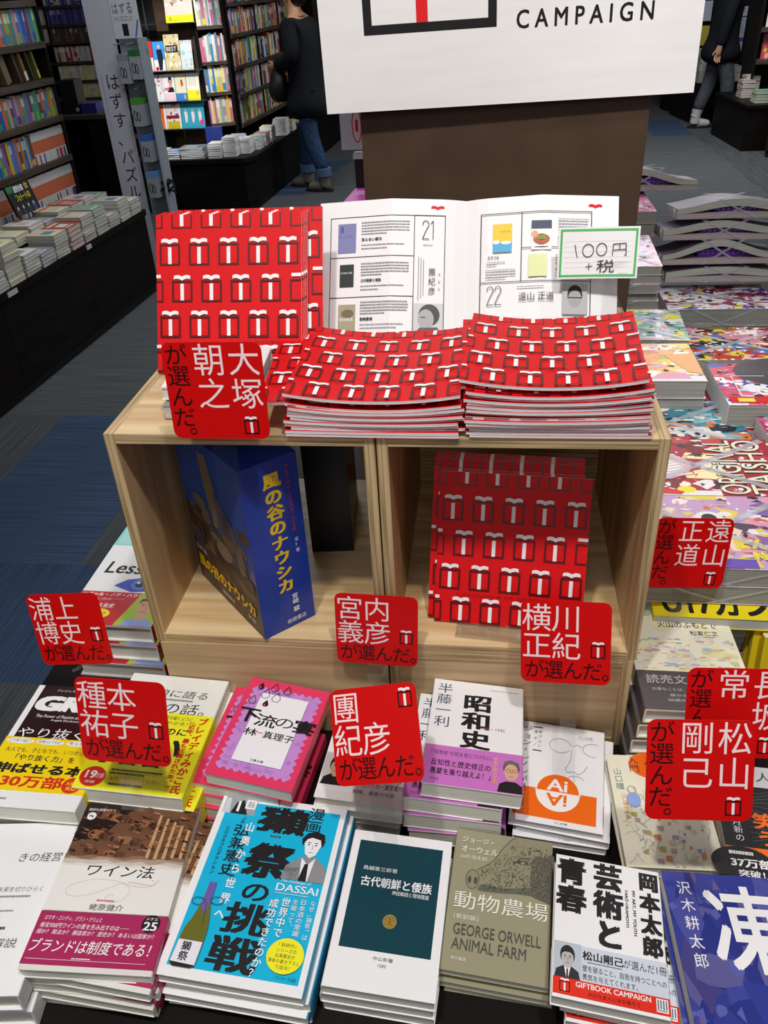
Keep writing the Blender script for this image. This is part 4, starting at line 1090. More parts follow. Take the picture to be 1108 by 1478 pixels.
# ================================================================== COMIC MAGAZINES ON THE RIGHT
def hexes(*h): return [col(x, .3) for x in h]
def comic(name, label, w, h, t, pal, seed, title=None, tcol=None, group='comic magazines on the right', extra=None, strap=True, n=60):
    def art(a):
        a.r(0, 0, w*1000, h*1000, pal[0]); splash(a, w*1000, h*1000, pal, n, seed, .05, .2); splash(a, w*1000, h*1000, pal+[INKK, WHITE], n*4, seed+50, .008, .05)
        if extra: extra(a)
    r = book(name, label, 'magazine', w, h, t, WHITE, art, 'L', page=PAGEC, group=group)
    if strap:
        sm = MB()
        for (x0, y0), (x1, y1) in (((-w/2, -h/2), (w/2, h/2)), ((-w/2, h/2), (w/2, -h/2))):
            d = Vector((x1-x0, y1-y0, 0)).normalized(); nn = Vector((-d.y, d.x, 0))*.006; z = t+.0016
            A, B = Vector((x0, y0, z))*1, Vector((x1, y1, z))
            A += d*.012; B -= d*.012
            sm.face([A-nn, B-nn, B+nn, A+nn], STRAP)
        for sx in (-.3, .3):
            sm.face([(sx*w-.006, -h/2-.0012, t+.0016), (sx*w+.006, -h/2-.0012, t+.0016), (-sx*w*.2+.006, -h/2-.0012, .0005), (-sx*w*.2-.006, -h/2-.0012, .0005)], STRAP)
        sm.build('binding_strap', r)
    return r
LW, LH = .257, .182
def mpile(o, x, y, z, rz, n, zb, desc, seed=1):
    pile(o, (x, y, z), (0, 0, rz), n, zb, desc, desc, 1.5, seed, .005)
P1 = hexes('#c9a0c8', '#e8b070', '#d06a4a', '#5a3a52', '#f0dcc4', '#8a62a8', '#e8d24a', '#ec9ab0', '#f3ece2')
def ex(a): a.t('まんが', 150, 110, 70, 26, YELLOW, bold=.06); a.t('特大号', 168, 142, 60, 18, col('#f0e040'), bold=.05); a.r(20, 160, 150, 20, col('#6a4ab0')); a.e(130, 60, 20, 16, WHITE); a.e(130, 62, 11, 12, INKK)
o = comic('comic_magazine', 'purple and orange comic magazine behind the red card right of the crates', LW, LH, .030, P1, 11, extra=ex)
mpile(o, .735, .243, .927, 0, 5, TB, 'purple and orange comic magazines', 3)
P2 = hexes('#a51f2c', '#e9dcd8', '#7c1420', '#d8455a', '#f2ecea', '#3a2a30', '#b83a48', '#f6e8b0')
def ex(a):
    a.e(60, 90, 60, 46, col('#efd3d4', .3), 16); a.e(70, 92, 42, 26, WHITE, 12)
    for i in range(12): a.l([(4, 60+i*8), (60+i*6, 40+i*7), (120, 60+i*6)], 1.4, col('#c84a58', .3))
    IV = col('#efe6c4', .35)
    for wd, u, v in (('ORiGiNAL', 150, 4), ('TAISHO', 196, 4)):
        vs, fs, x0, x1, y0, y1 = glyph(wd, .04)
        a.put(vs, fs, lambda x, y: (u+(y1-y)*44/(y1-y0), v+174-(x-x0)*172/(x1-x0)), col('#2a1216', .35))
        vs, fs, x0, x1, y0, y1 = glyph(wd, .0)
        a.put(vs, fs, lambda x, y: (u+(y1-y)*44/(y1-y0)+1, v+172-(x-x0)*170/(x1-x0)), IV)
    a.r(0, 168, 150, 14, WHITE); a.e(20, 165, 14, 10, YELLOW); a.e(100, 165, 14, 10, YELLOW); a.p([(40, 178), (60, 156), (96, 172), (90, 180)], col('#d8202c'))
o = comic('comic_magazine', 'crimson comic magazine with tall cream letters turned sideways', LW, LH, .030, P2, 12, extra=ex, n=40)
mpile(o, .750, .430, .924, 0, 5, TB, 'crimson comic magazines', 4)
P3 = hexes('#3f8a9c', '#e0d8d4', '#1f2a38', '#c8404a', '#d87a3a', '#8ab8c0', '#5a2a34', '#eceae6')
o = comic('comic_magazine', 'teal and rust comic magazine under clear straps behind the crimson ones', LW, LH, .030, P3, 13)
mpile(o, .742, .616, .905, 0, 5, TB, 'teal and rust comic magazines', 5)
P4 = hexes('#f0a040', '#e8c84a', '#f3ece0', '#e06a2a', '#c0a4d8', '#5a78b8', '#f4d8c0', '#b8a42a')
def ex(a): a.e(130, 105, 34, 24, col('#c9b42c')); a.e(120, 40, 22, 13, col('#3f5aa0', .3)); a.r(0, 158, 257, 24, WHITE); a.p([(160, 172), (176, 148), (226, 146), (232, 172)], col('#e8a0bc')); a.p([(200, 60), (257, 50), (257, 150), (232, 140)], col('#f0b070'))
o = comic('comic_magazine', 'orange and yellow comic magazine beside the right crate edge', LW, LH, .034, P4, 14, extra=ex, strap=False)
mpile(o, .683, .762, .962, 0, 5, TB, 'orange and yellow comic magazines', 6)
P5 = hexes('#d02a48', '#e8607a', '#f3eef0', '#b8d0ec', '#2a3a9a', '#c83a6a', '#eceaf2')
def ex(a):
    hair = col('#3a2e30', .35); a.e(130, 40, 90, 66, hair, 30)
    for i in range(12): a.arc(150, 60, 30+i*6, 20+i*6, 1.1, col('#6a585c', .35), 190, 330)
    a.r(6, 150, 120, 24, RED); a.r(20, 156, 28, 14, YELLOW); a.l([(90, 60), (30, 60), (30, 150)], 2, WHITE); a.t('GO', 60, 110, 50, 34, WHITE, bold=.04)
o = comic('comic_magazine', 'red and pale blue comic magazine with dark hair at the right edge', LW, LH, .045, P5, 15, extra=ex, strap=False)
mpile(o, .966, .700, .945, 0, 4, TB, 'red and pale blue comic magazines', 7)
P6 = hexes('#c02a6a', '#e05a94', '#4a90c8', '#f0e6ec', '#2a2436', '#e8c03a', '#d8d8ea')
o = comic('comic_magazine', 'magenta comic magazine low behind the crimson ones at right edge', LW, LH, .030, P6, 16)
mpile(o, 1.016, .515, .925, 1, 4, TB, 'magenta comic magazines', 8)
P7 = hexes('#8fb8b0', '#e6e2da', '#e8dc5a', '#d08aa0', '#5a9a8c', '#c8c4d8', '#f0ece6')
o = comic('comic_magazine', 'green and pink comic magazine between the pillar and tied bundles', LW, LH, .034, P7, 17)
mpile(o, .700, .985, .955, -3, 4, TB, 'green and pink comic magazines', 9)
P8 = hexes('#c83a30', '#e8d44a', '#f2efe8', '#4a7ac8', '#2a2a30', '#d88a9a', '#8a6a3a', '#efc0c8')
o = comic('comic_magazine', 'bright striped comic magazine in front of the tied bundles', LW*1.05, LH, .036, P8, 18, n=80)
mpile(o, .930, .950, .924, 0, 4, TB, 'bright striped comic magazines', 10)
P9 = hexes('#efeef2', '#7a2440', '#b85a70', '#dcd6e8', '#f6f2f0', '#5a5ac0', '#e8d84a', '#94384e')
o = comic('comic_magazine', 'white and maroon comic magazine under the stack of tied bundles', LW, LH, .042, P9, 19, n=80)
mpile(o, .972, 1.310, .903, 0, 3, TB, 'white and maroon comic magazines', 11)
P10 = hexes('#d87a98', '#e8a8b8', '#5ab0a4', '#f0e8ec', '#a04a7a', '#c8b8d8')
o = comic('comic_magazine', 'pink and green magazine on the tall pale pile beside the pillar', .20, .26, .020, P10, 20)
mpile(o, .705, 1.27, 1.032, -2, 14, TB, 'pale thick magazines beside the pillar', 12)
o = comic('comic_magazine', 'rosy magazine on the pile behind the pillar edge', .20, .26, .030, P10, 21)
mpile(o, .735, 1.60, 1.072, 0, 6, TB, 'rosy magazines behind the pillar edge', 13)

# tied bundles: two thick magazines bowed round a purple supplement
PG1 = noisy('bundle_page_edges', '#a9b0a4', '#c9c6bc', (3, 3, 500), 1, .9)
PG2 = noisy('bundle_page_edges_rosy', '#a79a9c', '#c4b8b8', (3, 3, 500), 1, .9)
PUR = col('#5a2a8c', .3)
def bundle(label, loc, rz, gap, seed):
    t = thing('magazine_bundle', label, 'magazine bundle', loc, (R(-7), 0, R(rz)), 'string-tied magazine bundles')
    w, h = .285, .14; N = 24; xs = [-w/2+w*i/N for i in range(N+1)]
    f = lambda x: gap*max(0, math.cos(math.pi*min(1, abs(x)/(w*.46))))**.8 if abs(x) < w*.23 else gap*.0
    lift = lambda x: gap*(.5+.5*math.cos(math.pi*min(1, abs(x+.01)/(w*.44))))
    d = .017
    mb = MB(); mb.slab(xs, [.001]*(N+1), [d-.004*abs(2*x/w) for x in xs], -h/2, h/2, PG2, PG2, col('#7a5a8a', .4)); mb.build('magazine', t)
    mb = MB(); mb.slab(xs, [d+.0005-.004*abs(2*x/w)+lift(x) for x in xs], [2*d-.009*abs(2*x/w)**2+lift(x) for x in xs], -h/2, h/2, col('#80727e', .4), PG1, PG1); mb.build('magazine', t)
    mb = MB(); mb.box((-.055, -h/2+.012, d+.0002), (.075, h/2-.02, d+gap*.72), PUR)
    a = Art(mb, lambda u, v, k: (-.055+u, -h/2+.012-k, d+gap*.72-v))
    for i in range(9): a.r(6+i*13, 2.2, 7, 1.6, col('#a878d0')); a.r(10+i*12, gap*380, 4, 1.2, col('#c8a8e0'))
    mb.build('supplement', t)
    q = .005; zt = 2*d+gap+.0005
    for s in (-1, 1):
        mb = MB()
        mb.face([(s*.05-q, -h/2-.001, zt), (s*.05+q, -h/2-.001, zt), (-s*.045+q, -h/2-.003, .001), (-s*.045-q, -h/2-.003, .001)], STRAP)
        mb.face([(s*.05-q, -h/2-.001, zt), (s*.05+q, -h/2-.001, zt), (-s*.05+q, h/2, zt), (-s*.05-q, h/2, zt)], STRAP)
        mb.build('binding_strap', t)
    mb = MB(); mb.tube([(-w/2-.001, -h*.3, .004), (-w/2-.002, -h*.3, d), (-w/2-.0015, -h*.28, 2*d-.01)], .0012, WHITE, 6)
    mb.build('string', t)
bundle('lowest string-tied magazine bundle, flattest of the stack at the right edge', (1.0, 1.425, .915), -1, .004, 1)
bundle('string-tied magazine bundle with bright purple supplement showing', (.985, 1.435, .957), 1, .026, 2)
bundle('string-tied magazine bundle second from the top of its stack', (.985, 1.445, 1.014), -1, .012, 3)
bundle('topmost string-tied magazine bundle on the stack at right edge', (1.01, 1.455, 1.062), 1, .012, 4)
bundle('string-tied magazine bundle furthest back, just right of the brown pillar', (.825, 1.72, 1.073), 0, .024, 5)

# yellow magazine lying flat in front of the purple ones and yellow books standing right
def art(a): a.r(0, 0, 257, 182, YELLOW); a.t('U17ガンガン', 14, 120, 220, 56, INKK, bold=.03); splash(a, 110, 120, hexes('#8a4a2a', '#d8903a', '#3a2a24', '#c8b8a0'), 40, 3, .03, .12)
o = book('comic_magazine', 'yellow comic magazine with black letters under the purple one', 'magazine', LW, LH, .018, YELLOW, art, 'L', page=PAGEG)
pose_top(o, (.775, .215, .865), (0, 0, R(-1)))
o['group'] = 'comic magazines on the right'
for i in range(4):
    lab = ('yellow book standing in front of the others at the right edge' if i == 0 else f'yellow-spined book standing at the right edge, {ordn(i)} behind the front one')
    b = book('yellow_book', lab, 'book', .112, .10, .012, col('#e9c91e', .4), None, 'L', page=PAGEW, group='yellow books standing at the right edge')
    b.rotation_euler = (R(82), 0, R(2)); b.location = (.835+(.0 if i else .008), .118+.021*i, .805+(0 if i else -.01))
# ================================================================== BOOKCASES AND PLINTHS FURTHER BACK
def frame_at(x, y, ang):
    """local frame with +X along the shelf, -Y towards the reader"""
    c, s = math.cos(ang), math.sin(ang)
    return lambda u, v: (x+c*u-s*v, y+s*u+c*v)

def bookcase(label, x, y, ang, width, z0, z1, shelves, depth, lip=.035, panels=(0,)):
    t = thing('bookcase', label, 'bookcase', (x, y, 0), (0, 0, ang), 'bookcases')
    for px in [0, width]+list(panels)[1:]:
        mb = MB(); mb.box((px-.012, 0, z0), (px+.012, depth, z1), BLACKW); mb.build('side_panel', t)
    mb = MB(); mb.box((-.012, depth, z0), (width+.012, depth+.015, z1), BLACKW); mb.build('back_panel', t)
    for z in shelves:
        mb = MB(); mb.box((.012, -.012, z-lip), (width-.012, depth, z), DARKW); mb.build('shelf', t)
    return t

def spine_book(name, label, group, fr, ang, u, z, th, h, d, c, bands=(), lean=0, cat='book'):
    """one book standing on a shelf, spine towards the reader; bands: (from, to, colour) as shares of the height"""
    mb = MB(); mb.box((0, 0, 0), (th, d, h), c, {'t': PAGE})
    k = .0004
    for b0, b1, m in bands:
        mb.face([(0, -k, b0*h), (th, -k, b0*h), (th, -k, b1*h), (0, -k, b1*h)], m); k += .0003
    px, py = fr(u, .012)
    o = mb.build(name, None, (px, py, z+.0005), (0, lean, ang))
    return tag(o, label, cat, group)

CNAME = {'#2456b8': 'blue', '#c8622a': 'orange', '#7fae3a': 'lime green', '#b58a8f': 'dusty pink', '#c9a83a': 'mustard', '#6d7a86': 'slate grey',
         '#7a5a9a': 'purple', '#2f8a6a': 'green', '#c2bdb2': 'pale grey', '#3a86b8': 'sky blue', '#5a4038': 'brown', '#e2d9a8': 'cream', '#3a3a8a': 'indigo',
         '#b23a3a': 'red', '#d8d6d0': 'white', '#c46a8a': 'rose', '#20242a': 'black', '#98a89a': 'sage', '#d9c23a': 'yellow'}
SH = ['topmost', 'second', 'third', 'fourth', 'fifth', 'sixth']
def shelf_row(name, fr, ang, u0, u1, z, hmin, hmax, tmin, tmax, cols, desc, group, seed, d=.11, near=False, fixed=None, leanp=0):
    rr = random.Random(seed); u = u0; i = 0; last = ''
    while u < u1-.004:
        th = rr.uniform(tmin, tmax)
        if fixed and i < len(fixed) and fixed[i]: c, th = fixed[i]
        else: c = rr.choice([q for q in cols if q != last])
        last = c
        h = rr.uniform(hmin, hmax)
        lc = '#%02x%02x%02x' % tuple(min(255, int(int(c[k:k+2], 16)*.5+128)) for k in (1, 3, 5))
        bands = [(.62, .9, col(lc, .5))] if rr.random() < .4 else []
        if rr.random() < .45: bands.append((.04, rr.uniform(.18, .34), col(rr.choice(cols), .5)))
        lean = 0
        spine_book(name, f'{CNAME.get(c, "plain")} spine, {ordn(i)} from left, {desc}', group, fr, ang, u, z, th, h, d, col(c, .5), bands, lean)
        u += th+.0012; i += 1

# ---- left: low plinth along the aisle with a bookcase on it
PA = math.atan2(.998, .055)                       # along the aisle, away from us
t = thing('display_plinth', 'long low black plinth along the left aisle loaded with book stacks', 'plinth', (-1.665, 4.22, 0), (0, 0, PA))
mb = MB(); mb.box((-3.2, 0, .465), (0, .95, .50), BLACKW); mb.build('top_slab', t)
for i in range(4): 
    mb = MB(); mb.box((-.8*(i+1)+.002, .012, .05), (-.8*i-.002, .95, .465), BLACKW); mb.build('front_panel', t)
mb = MB(); mb.box((-3.19, .03, 0), (-.01, .94, .05), BLACK); mb.build('toe_kick', t)
for q0, q1 in ((-1.55, -1.47), (-.78, -.73)):
    mb = MB(); mb.box((q0, -.004, .470), (q1, 0, .492), col('#b8bcc0', .4)); mb.build('price_tag', t)
# case: reader looks towards -x; +X of its frame runs away from us so books count from the near end
BX, BY = -2.045, 4.2
L0 = 2.0
fx, fy = BX-math.cos(PA)*L0, BY-math.sin(PA)*L0
zl = [.60, .828, 1.038, 1.228, 1.405, 1.60]
bookcase('black bookcase on the left plinth, shelves full of travel guides', fx, fy, PA, L0, .50, 1.95, zl+[1.9], .20, .03)
fr = frame_at(fx, fy, PA)
TR = ['#2456b8', '#c8622a', '#7fae3a', '#b58a8f', '#c9a83a', '#6d7a86', '#7a5a9a', '#2f8a6a', '#3a86b8', '#5a4038']
gT = 'guidebooks in the left bookcase'
U0 = 1.15
def from_right(items, tot):      # widths of the last books of a row
    return items
shelf_row('guidebook', fr, PA, 1.42, 1.985, 1.405, .155, .165, .016, .03, TR, 'highest visible shelf of left bookcase', gT, 21)
shelf_row('guidebook', fr, PA, U0, 1.985, 1.038, .135, .148, .015, .028, TR, 'middle full shelf of left bookcase', gT, 23)
shelf_row('guidebook', fr, PA, U0, 1.62, .828, .150, .160, .014, .03, TR, 'mixed shelf below the middle of left bookcase', gT, 24)
WOR = col('#cbcac8', .5); ORW = col('#c4643a', .45)
def orange_row(u0, u1, z, h, desc, group, seed):
    rr = random.Random(seed); u = u0; i = 0
    while u < u1:
        th = rr.uniform(.011, .018)
        low = col(rr.choice(['#c6c6c8', '#c6c6c8', '#bcc0c8', '#c6c6c8', '#b23048', '#3a3a6a', '#c8bfa0']), .5)
        spine_book('paperback', f'orange-banded white spine, {ordn(i)} from left {desc}', group, fr, PA, u, z, th, h*rr.uniform(.99, 1.01), .11, WOR, [(.34, .74, ORW), (0, .3, low)])
        u += th+.001; i += 1
orange_row(1.635, 1.98, .828, .158, 'in the short row below the travel guides', 'orange-banded paperbacks, upper row', 3)
orange_row(1.12, 1.985, .60, .178, 'in the long row just above the plinth', 'orange-banded paperbacks, lower row', 4)
# leaning books on the half empty shelf
gl = 'leaning books on the half empty shelf'
for i, (u, c, h, th, b, nm) in enumerate([(1.38, '#b58a8f', .13, .02, '#d8d6d0', 'pinkish'), (1.46, '#3a86b8', .135, .024, '#2456b8', 'blue'), (1.56, '#6a6048', .15, .05, None, 'broad olive'), (1.69, '#4a3a34', .15, .02, None, 'dark brown'), (1.75, '#7a5f3a', .155, .024, '#d8d6d0', 'tan'), (1.82, '#3a3428', .152, .018, None, 'black'), (1.88, '#6a6a3a', .15, .02, '#b8b04a', 'moss green')]):
    spine_book('guidebook', f'{nm} book leaning to the left on the half empty shelf of the left bookcase', gl, fr, PA, u, 1.232, th, h, .11, col(c, .5), [(.02, .3, col(b, .5))] if b else [], lean=R(-14))

# stacks on the plinth
rr = random.Random(31)
fp = frame_at(-1.665, 4.22, PA)
tops = ['#c9c6be', '#b8503e', '#c9c6be', '#8aa890', '#d8d6d0', '#c2bdb2', '#cfc8a0', '#6a86a8', '#d0b8b0', '#e2d9a8', '#b0a8a0', '#8f96a8']
def flat_stack(name, fr, ang, u, v, z, n, w, d, t, c, desc, group, seed, edge=None):
    rq = random.Random(seed); dark = col(c, .4)
    base = None
    for i in range(n):
        lab = (f'topmost in {desc}' if i == n-1 else f'{ordn(n-1-i)} below the top in {desc}')
        px, py = fr(u+rq.uniform(-.004, .004), v+rq.uniform(-.004, .004)); rz = ang+R(rq.uniform(-2, 2))
        if base is None:
            mb = MB(); mb.box((-w/2, -d/2, .0012), (w/2, d/2, t-.0012), edge or PAGEG)
            mb.box((-w/2-.001, -d/2-.001, 0), (w/2+.001, d/2+.001, .0011), dark); mb.box((-w/2-.001, -d/2-.001, t-.0011), (w/2+.001, d/2+.001, t), dark)
            a = Art(mb, lambda q, r, k: (-w/2+q, d/2-r, t+k), 3e-4)
            W, D = w*1000, d*1000
            a.r(W*.1, D*.12, W*.8, D*.14, col(rq.choice(tops), .4)); a.r(W*.2, D*.4, W*.5, D*.35, col(rq.choice(tops), .4)); a.r(W*.1, D*.86, W*.6, D*.05, WHITE)
            base = mb.build(name, None, (px, py, z), (0, 0, rz)); tag(base, lab, 'book', group)
        else:
            o = base.copy(); C.objects.link(o); o.location = (px, py, z+i*(t+.0004)); o.rotation_euler = (0, 0, rz); o['label'] = lab
t = thing('book_riser', 'low black riser under the rear row of stacks on the left plinth', 'riser', fp(0, .255)+(.5005,), (0, 0, PA))
mb = MB(); mb.box((-1.7, -.08, 0), (-.05, .085, .075), BLACK); mb.build('block', t)
k = 0
row_d = {0: 'front row', 1: 'rear row'}
for r_, v in ((0, .085), (1, .255)):
    u = -.10 if r_ == 0 else -.16; j = 0
    while u > (-1.75 if r_ == 0 else -1.6):
        n = [5, 6, 4, 7, 8, 5, 7, 4, 6, 8, 5, 6, 7, 5, 6][j % 15] if r_ == 0 else [3, 4, 3, 4, 2, 4, 3, 3, 2, 4, 3, 3, 2, 3][j % 14]
        th = rr.choice([.016, .019, .022])
        c = tops[(j*5+r_*3) % len(tops)]
        flat_stack('stacked_book', fp, PA, u, v, .5005 if r_ == 0 else .576, n, .128, .15, th, c, f'{ordn(j)} stack from far end, {row_d[r_]}, left plinth', f'books stacked in the {row_d[r_]} of the left plinth', 100+k)
        u -= .147; j += 1; k += 1
# the dark magazine propped up among them
px, py = fp(-.78, .27)
t = thing('upright_magazine', 'black magazine with white and yellow title propped up among the left stacks', 'magazine', (px, py, .668), (R(-14), 0, PA))
mb = MB(); mb.box((-.11, 0, 0), (.11, .012, .148), col('#1c211f', .35))
a = Art(mb, lambda u, v, k: (-.11+u, -k, .148-v), 3e-4)
a.r(0, 2, 56, 32, col('#2f6a3e', .4)); a.t('東京', 8, 6, 34, 20, col('#3f8a50')); a.t('夏野全書', 62, 8, 88, 32, col('#cfd2da', .4), bold=.05); a.t('食', 160, 6, 40, 34, col('#c8922a', .4), bold=.03); a.t('フォトート1の', 54, 48, 130, 36, col('#d8c42a', .4), bold=.03)
for i, c in enumerate(('#4a2a2a', '#3a3048', '#2a3a30', '#4a4060')): a.p([(10+i*50, 146), (14+i*50, 108), (30+i*50, 94), (46+i*50, 110), (50+i*50, 146)], col(c, .4)); a.e(30+i*50, 112, 6, 9, col('#b8b4c0', .4))
mb.build('cover', t)

# ---- far left: tall case of yellow and violet paperbacks facing us, dark counter before it
FY = 7.5
zf = [.66, .80, .945, 1.10, 1.26, 1.40, 1.545]
bookcase('tall far bookcase of cream and violet paperbacks behind the banner', -3.75, FY, 0, 1.10, 0, 1.9, zf+[.2, .45, 1.7], .2, .022)
ff = frame_at(-3.75, FY, 0)
YL = ['#e2d9a8', '#d8d6d0', '#d9c98a', '#e2d9a8', '#c2bdb2']
rows = [(1.545, ['#3a3a8a', '#5a6a9a', '#c2bdb2', '#7a5a9a'], 'highest'), (1.40, ['#3a3a8a', '#4a4a92', '#3a3a8a', '#6a5a8a'], 'second'), (1.26, ['#5a4038', '#6a5f50', '#4a4038'], 'third'), (1.10, ['#d8d6d0', '#c2bdb2', '#d8d6d0', '#b23a3a'], 'fourth'), (.945, YL, 'fifth'), (.80, YL, 'sixth'), (.66, ['#d8d6d0', '#c2bdb2'], 'lowest')]
for i, (z, cs, nm) in enumerate(rows):
    h = .118 if i != 2 else .11
    if i in (1, 2): shelf_row('paperback', ff, 0, .02, .12, z, h, h+.006, .018, .034, YL, f'short bay, {nm} visible shelf of far bookcase', 'paperbacks in the far bookcase', 40+i)
    shelf_row('paperback', ff, 0, .135, .62, z, h, h+.006, .016, .03, cs, f'wide bay, {nm} visible shelf of far bookcase', 'paperbacks in the far bookcase', 50+i)
mb = MB(); mb.box((-3.62, FY-.012, .6), (-3.612, FY+.19, 1.7), BLACKW); q = mb.build('shelf_divider'); q.parent = [o for o in C.objects if o.name.startswith('bookcase') and abs(o.location.x+3.75) < .01][0]; q.location = (3.75, -FY, 0)

t = thing('counter', 'dark counter standing between the left bookcase and the banner', 'counter', (-2.58, 5.75, 0))
mb = MB(); mb.box((-.20, -.17, .84), (.20, .25, .87), DARKW); mb.build('worktop', t)
mb = MB(); mb.box((-.20, -.14, 0), (-.175, .24, .84), BLACKW); mb.build('side_panel', t)
mb = MB(); mb.box((.02, -.14, 0), (.18, .24, .84), BLACKW); mb.build('cabinet_body', t)
mb = MB(); mb.box((-.175, .22, 0), (.02, .24, .84), BLACKW); mb.build('back_panel', t)
t = thing('black_box', 'tall matte black box on the dark counter', 'box', (-2.68, 5.66, .8705))
mb = MB(); mb.box((-.06, 0, 0), (.06, .14, .225), BLACK); mb.build('box_body', t)
mb = MB(); mb.tube([(.045, -.002, .03), (.045, .004, .03)], .014, col('#9a9ea2', .3), 12); mb.build('silver_knob', t)
t = thing('book_box', 'deep violet box lying on the dark counter beside the black one', 'box', (-2.545, 5.66, .8705))
mb = MB(); mb.box((-.06, 0, 0), (.055, .12, .066), col('#2a2a72', .4)); mb.build('box_body', t)

# ---- puzzle display stand with vertical banner and hanging blister boxes
BY_ = 4.5
t = thing('puzzle_display', 'tall white puzzle display stand with a vertical hand-lettered banner', 'display stand', (-1.76, BY_, 0), (0, 0, 0))
BW = col('#b9bac4', .45)
mb = MB(); mb.box((-.155, 0, .02), (.0, .012, 1.95), BW)
a = Art(mb, lambda u, v, k: (-.155+u, -k, 1.95-v), 6e-4)
for i, ch in enumerate('はずす、パズル'):
    a.tv(ch, 42, 735+i*104, 88, 100, INKK)
a.r(22, 740, 3, 330, col('#8a8b95')); a.r(142, 1000, 3, 400, col('#8a8b95'))
mb.build('banner', t)
mb = MB(); mb.box((.002, .004, 1.385), (.16, .02, 1.95), col('#c4c6cc', .45))
a = Art(mb, lambda u, v, k: (.002+u, .004-k, 1.95-v), 6e-4)
for i, s in enumerate('はずる'): a.t(s, 14+i*42, 390, 32, 52, DG)
a.t('HUZZLE', 14, 455, 110, 22, GREY); a.r(54, 492, 34, 60, INKK); a.p([(120, 560), (130, 560), (156, 480), (150, 470)], col('#4a62b8'))
mb.build('header_sign', t)
mb = MB(); mb.box((.0, .05, .02), (.165, .062, 1.385), col('#8f969c', .4)); mb.build('back_panel', t)
mb = MB(); mb.box((.155, -.06, .02), (.170, .06, 1.383), col('#9aa3ab', .35)); mb.build('side_panel', t)
mb = MB(); mb.box((-.155, .014, 0), (.17, .2, .02), BLACK); mb.build('base', t)
for z in (1.36, 1.13, .93):
    mb = MB(); mb.tube([(.01, .05, z), (.01, -.07, z)], .003, GREY, 6); mb.tube([(.09, .05, z), (.09, -.07, z)], .003, GREY, 6); mb.build('hook', t)
gz = 'boxed wire puzzles hanging on the display'
def blister(label, x, z, c, n=2, ring='#2a2a2c'):
    b = thing('puzzle_box', label, 'toy box', (x, BY_, z), (0, 0, R(-14)), gz)
    mb = MB(); mb.box((-.03, -.075, 0), (.03, .03, .125), col('#9da2a8', .3)); mb.build('blister', b)
    mb = MB(); mb.box((-.0305, -.0755, .118), (.0305, .031, .150), col(c, .4)); mb.build('header_card', b)
    mb = MB(); a = Art(mb, lambda u, v, k: (-.03+u, -.0755-k, .118-v), 3e-4)
    a.arc(20, 60, 10, 26, 5, col(ring)); a.arc(42, 64, 9, 24, 5, col(ring)); mb.build('wire_rings', b)
blister('dark green puzzle box high on the display below the header sign', -1.625, 1.18, '#2f6a35')
blister('grey puzzle box beside the dark green one on the display', -1.70, 1.16, '#8a8f94')
blister('puzzle box with bright green top at mid height of the display', -1.67, .93, '#4f9a3f')
blister('puzzle box with blue top below the bright green one', -1.655, .73, '#3a68c0')
blister('lowest puzzle box with pale blue top near the plinth stacks', -1.66, .52, '#6a94d8')
b = thing('gadget', 'tangle of black cables and clips low on the puzzle display', 'gadget', (-1.60, BY_-.03, .56))
mb = MB()
rr = random.Random(2)
for i in range(6): mb.tube([(rr.uniform(-.05, .05), rr.uniform(-.04, .02), rr.uniform(-.03, .07)) for _ in range(5)], .007, INKK, 6)
mb.build('cables', b)

# ---- centre: plinth, lit wire rack and bookcases
t = thing('display_plinth', 'dark low plinth in the middle distance under the brightly lit rack', 'plinth', (0, 0, 0))
ptsC = [(-2.6, 6.30), (-1.60, 6.30), (-1.53, 6.42), (-1.36, 10.0), (-2.6, 10.0)]
mb = MB(); mb.prism_z(ptsC, .385, .42, BLACKW); mb.build('top_slab', t)
ptsD = [(-2.58, 6.33), (-1.62, 6.33), (-1.555, 6.44), (-1.385, 10.0), (-2.58, 10.0)]
mb = MB(); mb.prism_z(ptsD, 0, .385, BLACKW); mb.build('cabinet_body', t)
mb = MB(); mb.box((-2.52, 6.85, .42), (-2.36, 7.05, 2.2), BLACK); mb.box((-2.36, 6.86, .42), (-2.06, 6.88, 2.2), BROWN)
t2 = thing('rack_backboard', 'brown upright backboard behind the brightly lit magazine rack', 'panel', (0, 0, 0)); mb.build('board', t2)
t3 = thing('magazine_rack', 'wire rack holding face-out magazines under a bright lamp', 'rack', (0, 6.78, 0))
for z in (.60, .815, 1.045, 1.385):
    mb = MB(); mb.box((-2.45, -.045, z-.006), (-2.0, .018, z), col('#3a3d42', .4)); mb.box((-2.45, -.048, z-.006), (-2.0, -.045, z+.02), CLEAR); mb.build('rack_shelf', t3)
for x in (-2.44, -2.05): 
    mb = MB(); mb.tube([(x, .065, .421), (x, .065, 1.9)], .008, col('#3a3d42', .4)); mb.build('post', t3)
gm = 'face-out magazines on the lit rack'
def faceout(label, x0, x1, z, h, bgc, pal, seed, extra=None, y=6.748):
    w = x1-x0
    o = thing('magazine', label, 'magazine', ((x0+x1)/2, y, z+.001), (R(-9), 0, 0), gm)
    mb = MB(); mb.box((-w/2, 0, 0), (w/2, .008, h), col(bgc, .3))
    a = Art(mb, lambda u, v, k: (-w/2+u, -k, h-v), 6e-4)
    if pal: splash(a, w*1000, h*1000, hexes(*pal), 22, seed, .05, .16)
    if extra: extra(a, w*1000, h*1000)
    mb.build('cover', o)
